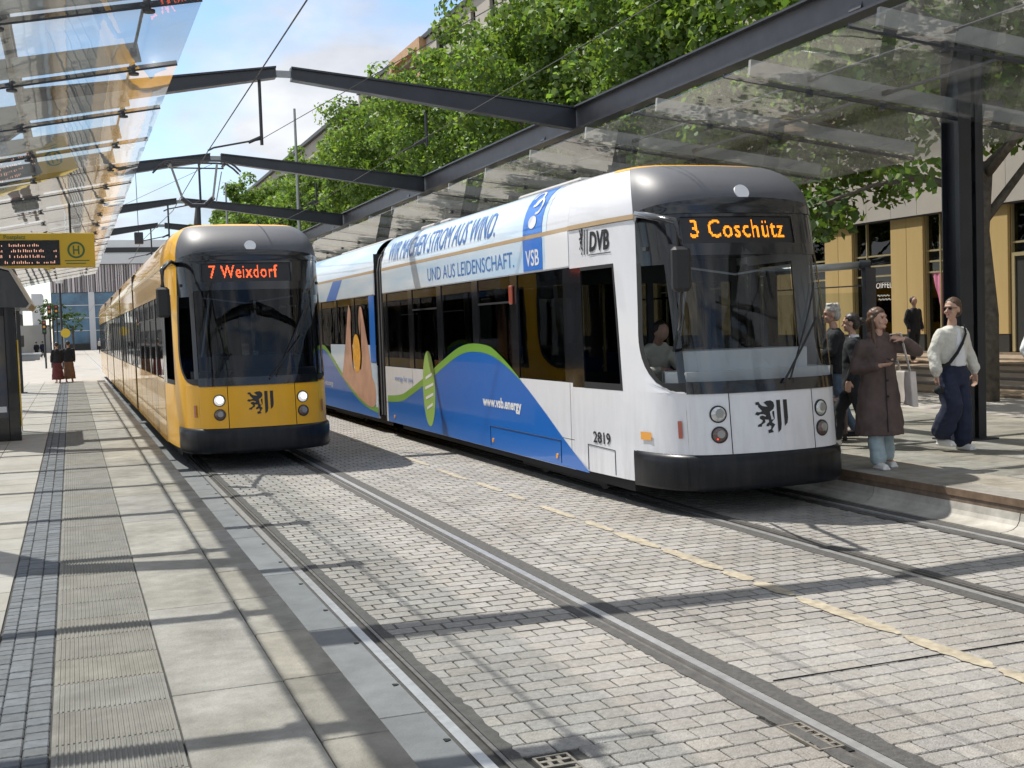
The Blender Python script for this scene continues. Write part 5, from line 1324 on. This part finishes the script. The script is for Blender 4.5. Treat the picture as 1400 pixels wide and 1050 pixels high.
shoes(t, (.06, .11, 0), (-.13, -.08, 0.0), 'shoe_white')
ph = thing('phone', 'dark phone held in the hand of the woman in the brown coat', 'phone', (0, 0, 0)); S_ = 1.67/1.7
mw = Matrix.Translation((7.98, 10.42, RZ)) @ Matrix.Rotation(PI-.18, 4, 'Z') @ Matrix.Diagonal((S_, S_, S_, 1))
def onp(mw_, p): return mw_ @ Vector(p)
bxo('phone_case', (-.075, .075, -.036, .036, -.005, .005), ph, 'screen_black', bev=.004); ph.location = onp(mw, (-.005, .305, 1.165)); ph.rotation_euler = (.5, .1, .5)
bg_ = thing('tote_bag', 'pale tote bag hanging from the shoulder of the woman in the brown coat', 'bag', tuple(onp(mw, (-.31, .02, .86))), PI-.18)
b = B(); prism(b, [(-.15, .17), (.15, .17), (.20, -.20), (-.17, -.16)], 'x', -.035, .035); fused('bag_body', b, bg_, 'tote', .010, 2)
b = B(); bar(b, (.125, .13, .58), (.0, .10, .14), .035, .008); bar(b, (.135, -.10, .56), (.0, -.10, .14), .035, .008); bar(b, (.125, .13, .58), (.135, -.10, .56), .035, .008); obj('strap', b, bg_, 'tote')
b = B(); bar(b, (.052, -.16, .15), (.052, -.15, -.18), .012, .01); obj('bag_trim', b, bg_, 'case_brown')
# 2 woman in the cream jacket
J = dict(elr=(.25, -.02, 1.10), wrr=(.29, .06, .86), handr=((-.05, .1, -1), (-1, .2, 0), .35), ell=(-.25, -.02, 1.10), wrl=(-.30, .03, .86), handl=((0, .05, -1), (1, .2, 0), .3),
         knr=(.12, .12, .50), anr=(.14, -.02, .15), knl=(-.10, .03, .48), anl=(-.11, .02, .09))
t, hm = person('woman in cream jacket and wide navy trousers with a black strap', (9.66, 11.25, RZ), PI+.05, 1.76, J, head_yaw=-1.35, hair=hair_tied)
b = B(); loft(b, [(0, 0, .985, .165, .125), (0, .0, 1.05, .185, .135), (0, 0, 1.22, .188, .13), (0, 0, 1.33, .200, .122), (0, 0, 1.385, .14, .095), (0, -.005, 1.41, .09, .07)])
for k, e_, w_ in ((1, J['elr'], J['wrr']), (-1, J['ell'], J['wrl'])):
    cap(b, (k*.160, 0, 1.325), e_, .070, .066); cap(b, e_, Vector(w_)+Vector((0, 0, .07)), .064, .066); cap(b, Vector(w_)+Vector((0, 0, .045)), Vector(w_)+Vector((0, 0, .02)), .048, .042)
fused('jacket', b, t, 'cream', .010, 3)
b = B(); loft(b, [(0, .028, .96, .12, .125), (0, .030, 1.1, .10, .126), (0, .028, 1.25, .075, .122), (0, .02, 1.38, .06, .09)]); fused('shirt', b, t, 'white_cloth', .010, 2)
b = B(); loft(b, [(0, 0, .74, .19, .14), (0, 0, .90, .175, .125), (0, 0, 1.03, .145, .105)])
cap(b, (.10, .0, .84), J['knr'], .12, .115); cap(b, J['knr'], (.15, .0, .24), .118, .128); cap(b, (-.09, 0, .84), J['knl'], .12, .115); cap(b, J['knl'], (-.11, .02, .13), .115, .118)
fused('trousers', b, t, 'navy', .011, 3)
shoes(t, (.15, .0, .06), (-.11, .03, 0), 'shoe_white')
b = B(); pts = [(-.155, .03, 1.40), (-.08, .135, 1.33), (.0, .165, 1.22), (.08, .165, 1.11), (.165, .135, 1.00), (.205, .06, .95)]
for p, q in zip(pts, pts[1:]): bar(b, p, q, .010, .036)
obj('strap', b, t, 'black_cloth')
b = B(); ball(b, (.29, .10, .70), .060, .05, .052); cap(b, (.29, .08, .80), (.29, .09, .74), .008, .008); fused('handbag', b, t, 'black_cloth', .008, 1)
b = B()
for k in (-1, 1): ball(b, (k*.034, .099, .106), .022, .006, .017)
tube(b, [(-.075, .03, .11), (-.055, .096, .11), (.055, .096, .11), (.075, .03, .11)], .0035, 5); b.transform(hm); obj('sunglasses', b, t, 'eye_dark')
b = B(); ball(b, (0, -.115, .175), .022, .022, .022); b.transform(hm); obj('hair_clip', b, t, 'white_cloth')
# 3 grey haired person in profile
J = dict(elr=(.24, .02, 1.12), wrr=(.17, .26, 1.06), handr=((-.1, .9, .1), (0, 0, -1), .6), ell=(-.24, .06, 1.12), wrl=(-.12, .28, 1.04), handl=((.1, .9, 0), (0, 0, -1), .6), knr=(.10, .12, .48), anr=(.10, .10, .09), knl=(-.10, -.05, .48), anl=(-.10, -.22, .12))
t, hm = person('grey haired person in a black jacket seen in profile beside the tram front', (9.42, 13.2, RZ), PI/2-.55, 1.74, J, hair=hair_short, hairm='hair_grey')
b = B(); loft(b, [(0, 0, .84, .19, .15), (0, 0, 1.05, .19, .145), (0, 0, 1.25, .20, .145), (0, 0, 1.35, .19, .12), (0, 0, 1.42, .085, .07)])
for sh, e_, w_ in (((.175, 0, 1.33), J['elr'], J['wrr']), ((-.175, 0, 1.33), J['ell'], J['wrl'])): cap(b, sh, e_, .075, .062); cap(b, e_, Vector(e_)+(Vector(w_)-Vector(e_))*.85, .060, .048)
fused('jacket', b, t, 'black_cloth', .010, 3)
b = B(); loft(b, [(0, 0, .74, .17, .13), (0, 0, .90, .165, .125)])
for k, kn, an in ((1, J['knr'], J['anr']), (-1, J['knl'], J['anl'])): cap(b, (k*.085, 0, .84), kn, .092, .068); cap(b, kn, (an[0], an[1], .14), .066, .055)
fused('jeans', b, t, 'jeans_blue', .010, 3); shoes(t, (.10, .12, 0), (-.10, -.2, .03), 'black_cloth')
b_ = thing('shoulder_bag', 'dark bag held in front by the grey haired person', 'bag', (9.16, 13.12, 1.13)); b = B(); box(b, -.17, .17, -.06, .06, -.13, .10, bev=.05); fused('bag_body', b, b_, 'black_cloth', .012, 3); b = B(); tube(b, [(-.12, 0, .08), (-.05, 0, .2), (.05, 0, .2), (.12, 0, .08)], .01, 6); obj('strap', b, b_, 'black_cloth')
b_ = thing('suitcase', 'brown wheeled suitcase with its handle pulled out beside the tram front', 'suitcase', (9.17, 12.95, RZ))
bxo('shell', (-.19, .19, -.12, .12, .06, .56), b_, 'case_brown', bev=.035)
b = B()
for k in range(6): box(b, -.15+.055*k, -.13+.055*k, -.128, -.1205, .10, .52)
obj('shell_ribs', b, b_, 'case_brown', kind='stuff')
b = B(); tube(b, [(-.09, .09, .56), (-.09, .09, .98), (.09, .09, .98), (.09, .09, .56)], .011, 6); obj('handle', b, b_, 'steel_grey')
for x in (-.15, .15): 
    for y in (-.08, .08): b = B(); cyl(b, (x, y, .03), .03, .03, 12, 'x'); obj('wheel', b, b_, 'black_rubber')
# 4 dark haired person in dark clothes with a white collar
J = dict(elr=(.23, -.05, 1.10), wrr=(.20, .08, .88), handr=((0, .2, -1), (-1, 0, 0), .4), ell=(-.23, -.05, 1.10), wrl=(-.22, .04, .86), handl=((0, .1, -1), (1, 0, 0), .4), knr=(.10, .20, .48), anr=(.10, .24, .09), knl=(-.10, -.1, .46), anl=(-.10, -.36, .14))
t, hm = person('dark haired person with a white collar, half hidden behind the woman in brown', (9.02, 12.25, RZ), PI/2-.75, 1.62, J, hair=hair_bun, hairm='hair_dark')
b = B(); loft(b, [(0, 0, .72, .19, .15), (0, 0, 1.0, .18, .14), (0, 0, 1.25, .195, .14), (0, 0, 1.35, .185, .12), (0, 0, 1.42, .10, .085)])
for sh, e_, w_ in (((.17, 0, 1.33), J['elr'], J['wrr']), ((-.17, 0, 1.33), J['ell'], J['wrl'])): cap(b, sh, e_, .072, .060); cap(b, e_, Vector(e_)+(Vector(w_)-Vector(e_))*.85, .058, .046)
fused('jacket', b, t, 'black_cloth', .010, 3)
b = B(); loft(b, [(0, -.01, 1.40, .085, .075), (0, -.01, 1.45, .068, .06)]); fused('collar', b, t, 'white_cloth', .008, 1)
b = B(); loft(b, [(0, 0, .70, .17, .13), (0, 0, .88, .165, .125)])
for k, kn, an in ((1, J['knr'], J['anr']), (-1, J['knl'], J['anl'])): cap(b, (k*.085, 0, .82), kn, .10, .085); cap(b, kn, (an[0], an[1], .14), .085, .08)
fused('trousers', b, t, 'black_cloth', .010, 3); shoes(t, (.10, .26, 0), (-.10, -.34, .04), 'shoe_white')
# 5 person at the frame edge
J = dict(elr=(.26, -.05, 1.10), wrr=(.27, .08, .88), handr=((0, .2, -1), (-1, 0, 0), .4), ell=(-.26, -.05, 1.10), wrl=(-.27, .08, .86), handl=((0, .1, -1), (1, 0, 0), .4), knr=(.10, .05, .48), anr=(.10, .0, .09), knl=(-.10, .05, .48), anl=(-.11, 0, .09))
t, hm = person('person in a white top and grey trousers beyond the big roof column', (11.60, 11.90, RZ), PI+.3, 1.70, J, hair=hair_short, hairm='hair_dark')
b = B(); loft(b, [(0, 0, .80, .20, .15), (0, 0, 1.0, .19, .14), (0, 0, 1.25, .19, .135), (0, 0, 1.35, .185, .12), (0, 0, 1.42, .085, .07)])
for sh, e_, w_ in (((.175, 0, 1.33), J['elr'], J['wrr']), ((-.175, 0, 1.33), J['ell'], J['wrl'])): cap(b, sh, e_, .072, .062); cap(b, e_, Vector(e_)+(Vector(w_)-Vector(e_))*.8, .060, .050)
fused('top', b, t, 'white_cloth', .010, 3)
b = B(); loft(b, [(0, 0, .72, .18, .14), (0, 0, .90, .175, .13)])
for k in (1, -1): cap(b, (k*.09, 0, .82), (k*.10, .05, .48), .10, .09); cap(b, (k*.10, .05, .48), (k*.11, 0, .14), .088, .085)
fused('trousers', b, t, 'grey_cloth', .010, 3); shoes(t, (.11, .02, 0), (-.11, .02, 0), 'black_cloth')
# far figures, simple but with head, arms and legs
def far_person(label, loc, rz, H, top, bottom, hm_='hair_dark', skirt=False, vox=.02):
    t = thing('person', label, 'person', loc, rz); s = H/1.70; t.scale = (s, s, s)
    b = B(); cap(b, (0, 0, 1.38), (0, .01, 1.48), .055, .05); ball(b, (0, .015, 1.59), .078, .09, .11); loft(b, [(0, 0, .9, .14, .1), (0, 0, 1.34, .15, .09)])
    for k in (-1, 1): cap(b, (k*.17, 0, 1.34), (k*.22, -.03, 1.08), .045, .035); cap(b, (k*.22, -.03, 1.08), (k*.21, .08, .84), .034, .03); cap(b, (k*.09, 0, .9), (k*.10, .05*k, .48), .075, .05); cap(b, (k*.10, .05*k, .48), (k*.10, -.05+.1*k, .07), .048, .035); cap(b, (k*.10, -.06+.1*k, .04), (k*.10, .10+.1*k, .03), .035, .03)
    fused('body', b, t, 'skin', .012, 1)
    b = B(); ball(b, (0, -.02, 1.62), .088, .095, .10); fused('hair', b, t, hm_, .012, 1)
    b = B(); loft(b, [(0, 0, .84, .19, .14), (0, 0, 1.1, .17, .125), (0, 0, 1.3, .195, .12), (0, 0, 1.42, .08, .07)])
    for k in (-1, 1): cap(b, (k*.17, 0, 1.34), (k*.23, -.03, 1.08), .068, .056); cap(b, (k*.23, -.03, 1.08), (k*.215, .06, .90), .055, .045)
    fused('top', b, t, top, .014, 2)
    b = B(); loft(b, [(0, 0, .75, .18, .14), (0, 0, .92, .17, .12)])
    if skirt: loft(b, [(0, 0, .14, .25, .21), (0, 0, .5, .22, .18), (0, 0, .85, .17, .13)])
    else:
        for k in (-1, 1): cap(b, (k*.09, 0, .84), (k*.10, .05*k, .48), .10, .075); cap(b, (k*.10, .05*k, .48), (k*.10, -.05+.1*k, .13), .072, .06)
    fused('skirt' if skirt else 'trousers', b, t, bottom, .014, 2); return t
far_person('person in a long dark red skirt at the end of the near platform', (-.55, 50.3, PZ), .3, 1.6, 'black_cloth', 'dark_red', skirt=True)
far_person('person in a brown long dress beside the one in dark red on the near platform', (-.12, 50.6, PZ), -.2, 1.64, 'black_cloth', 'brown_cloth', 'hair_dark', True)
far_person('tiny dark figure farthest to the side on the bright square past the platform', (-3.31, 130, 0), .1, 1.7, 'black_cloth', 'black_cloth')
far_person('tiny dark figure next to the street lamp side on the bright square', (-2.72, 130, 0), -.1, 1.75, 'navy', 'black_cloth')
far_person('distant figure in a pale top beside the far end of the yellow tram', (3.27, 150, 0), 0, 1.8, 'cream', 'black_cloth', 'hair_blond')
far_person('dark dressed person standing before the shop with the pink curtain', (21.0, 25.9, .53), PI, 1.75, 'black_cloth', 'black_cloth')
# tram driver
t = thing('person', 'tram driver in a beige jacket bent forward in the cab of the white tram', 'person', (WX-.45, WY+1.80, .60), PI); t.rotation_euler = (0, 0, PI)
b = B(); cap(b, (.0, .18, 1.05), (.02, .27, 1.13), .055, .05); ball(b, (.03, .34, 1.20), .078, .095, .105); loft(b, [(0, -.08, .45, .16, .12), (0, .0, .75, .15, .11), (0, .12, 1.0, .15, .10)])
cap(b, (.17, .12, .96), (.27, .30, .74), .05, .04); cap(b, (.27, .30, .74), (.12, .52, .80), .038, .03); hand(b, (.12, .52, .80), (-.4, .9, 0), (0, 0, -1), 1, .5, 1)
cap(b, (-.17, .12, .96), (-.27, .30, .74), .05, .04); cap(b, (-.27, .30, .74), (-.12, .52, .80), .038, .03); hand(b, (-.12, .52, .80), (.4, .9, 0), (0, 0, -1), 1, .5, -1)
for k in (-1, 1): cap(b, (k*.1, 0, .48), (k*.14, .42, .50), .08, .06); cap(b, (k*.14, .42, .50), (k*.14, .45, .08), .055, .04)
fused('body', b, t, 'skin', .008, 2)
b = B(); loft(b, [(0, -.08, .44, .20, .16), (0, -.04, .65, .20, .155), (0, .05, .85, .22, .15), (0, .12, 1.0, .20, .13), (0, .17, 1.07, .10, .08)])
for k in (-1, 1): cap(b, (k*.18, .12, .96), (k*.28, .30, .74), .082, .066); cap(b, (k*.28, .30, .74), (k*.14, .49, .79), .064, .048)
fused('jacket', b, t, 'beige_jacket', .010, 3)
b = B(); ball(b, (.03, .32, 1.225), .086, .10, .095); fused('hair', b, t, 'hair_dark', .01, 2)
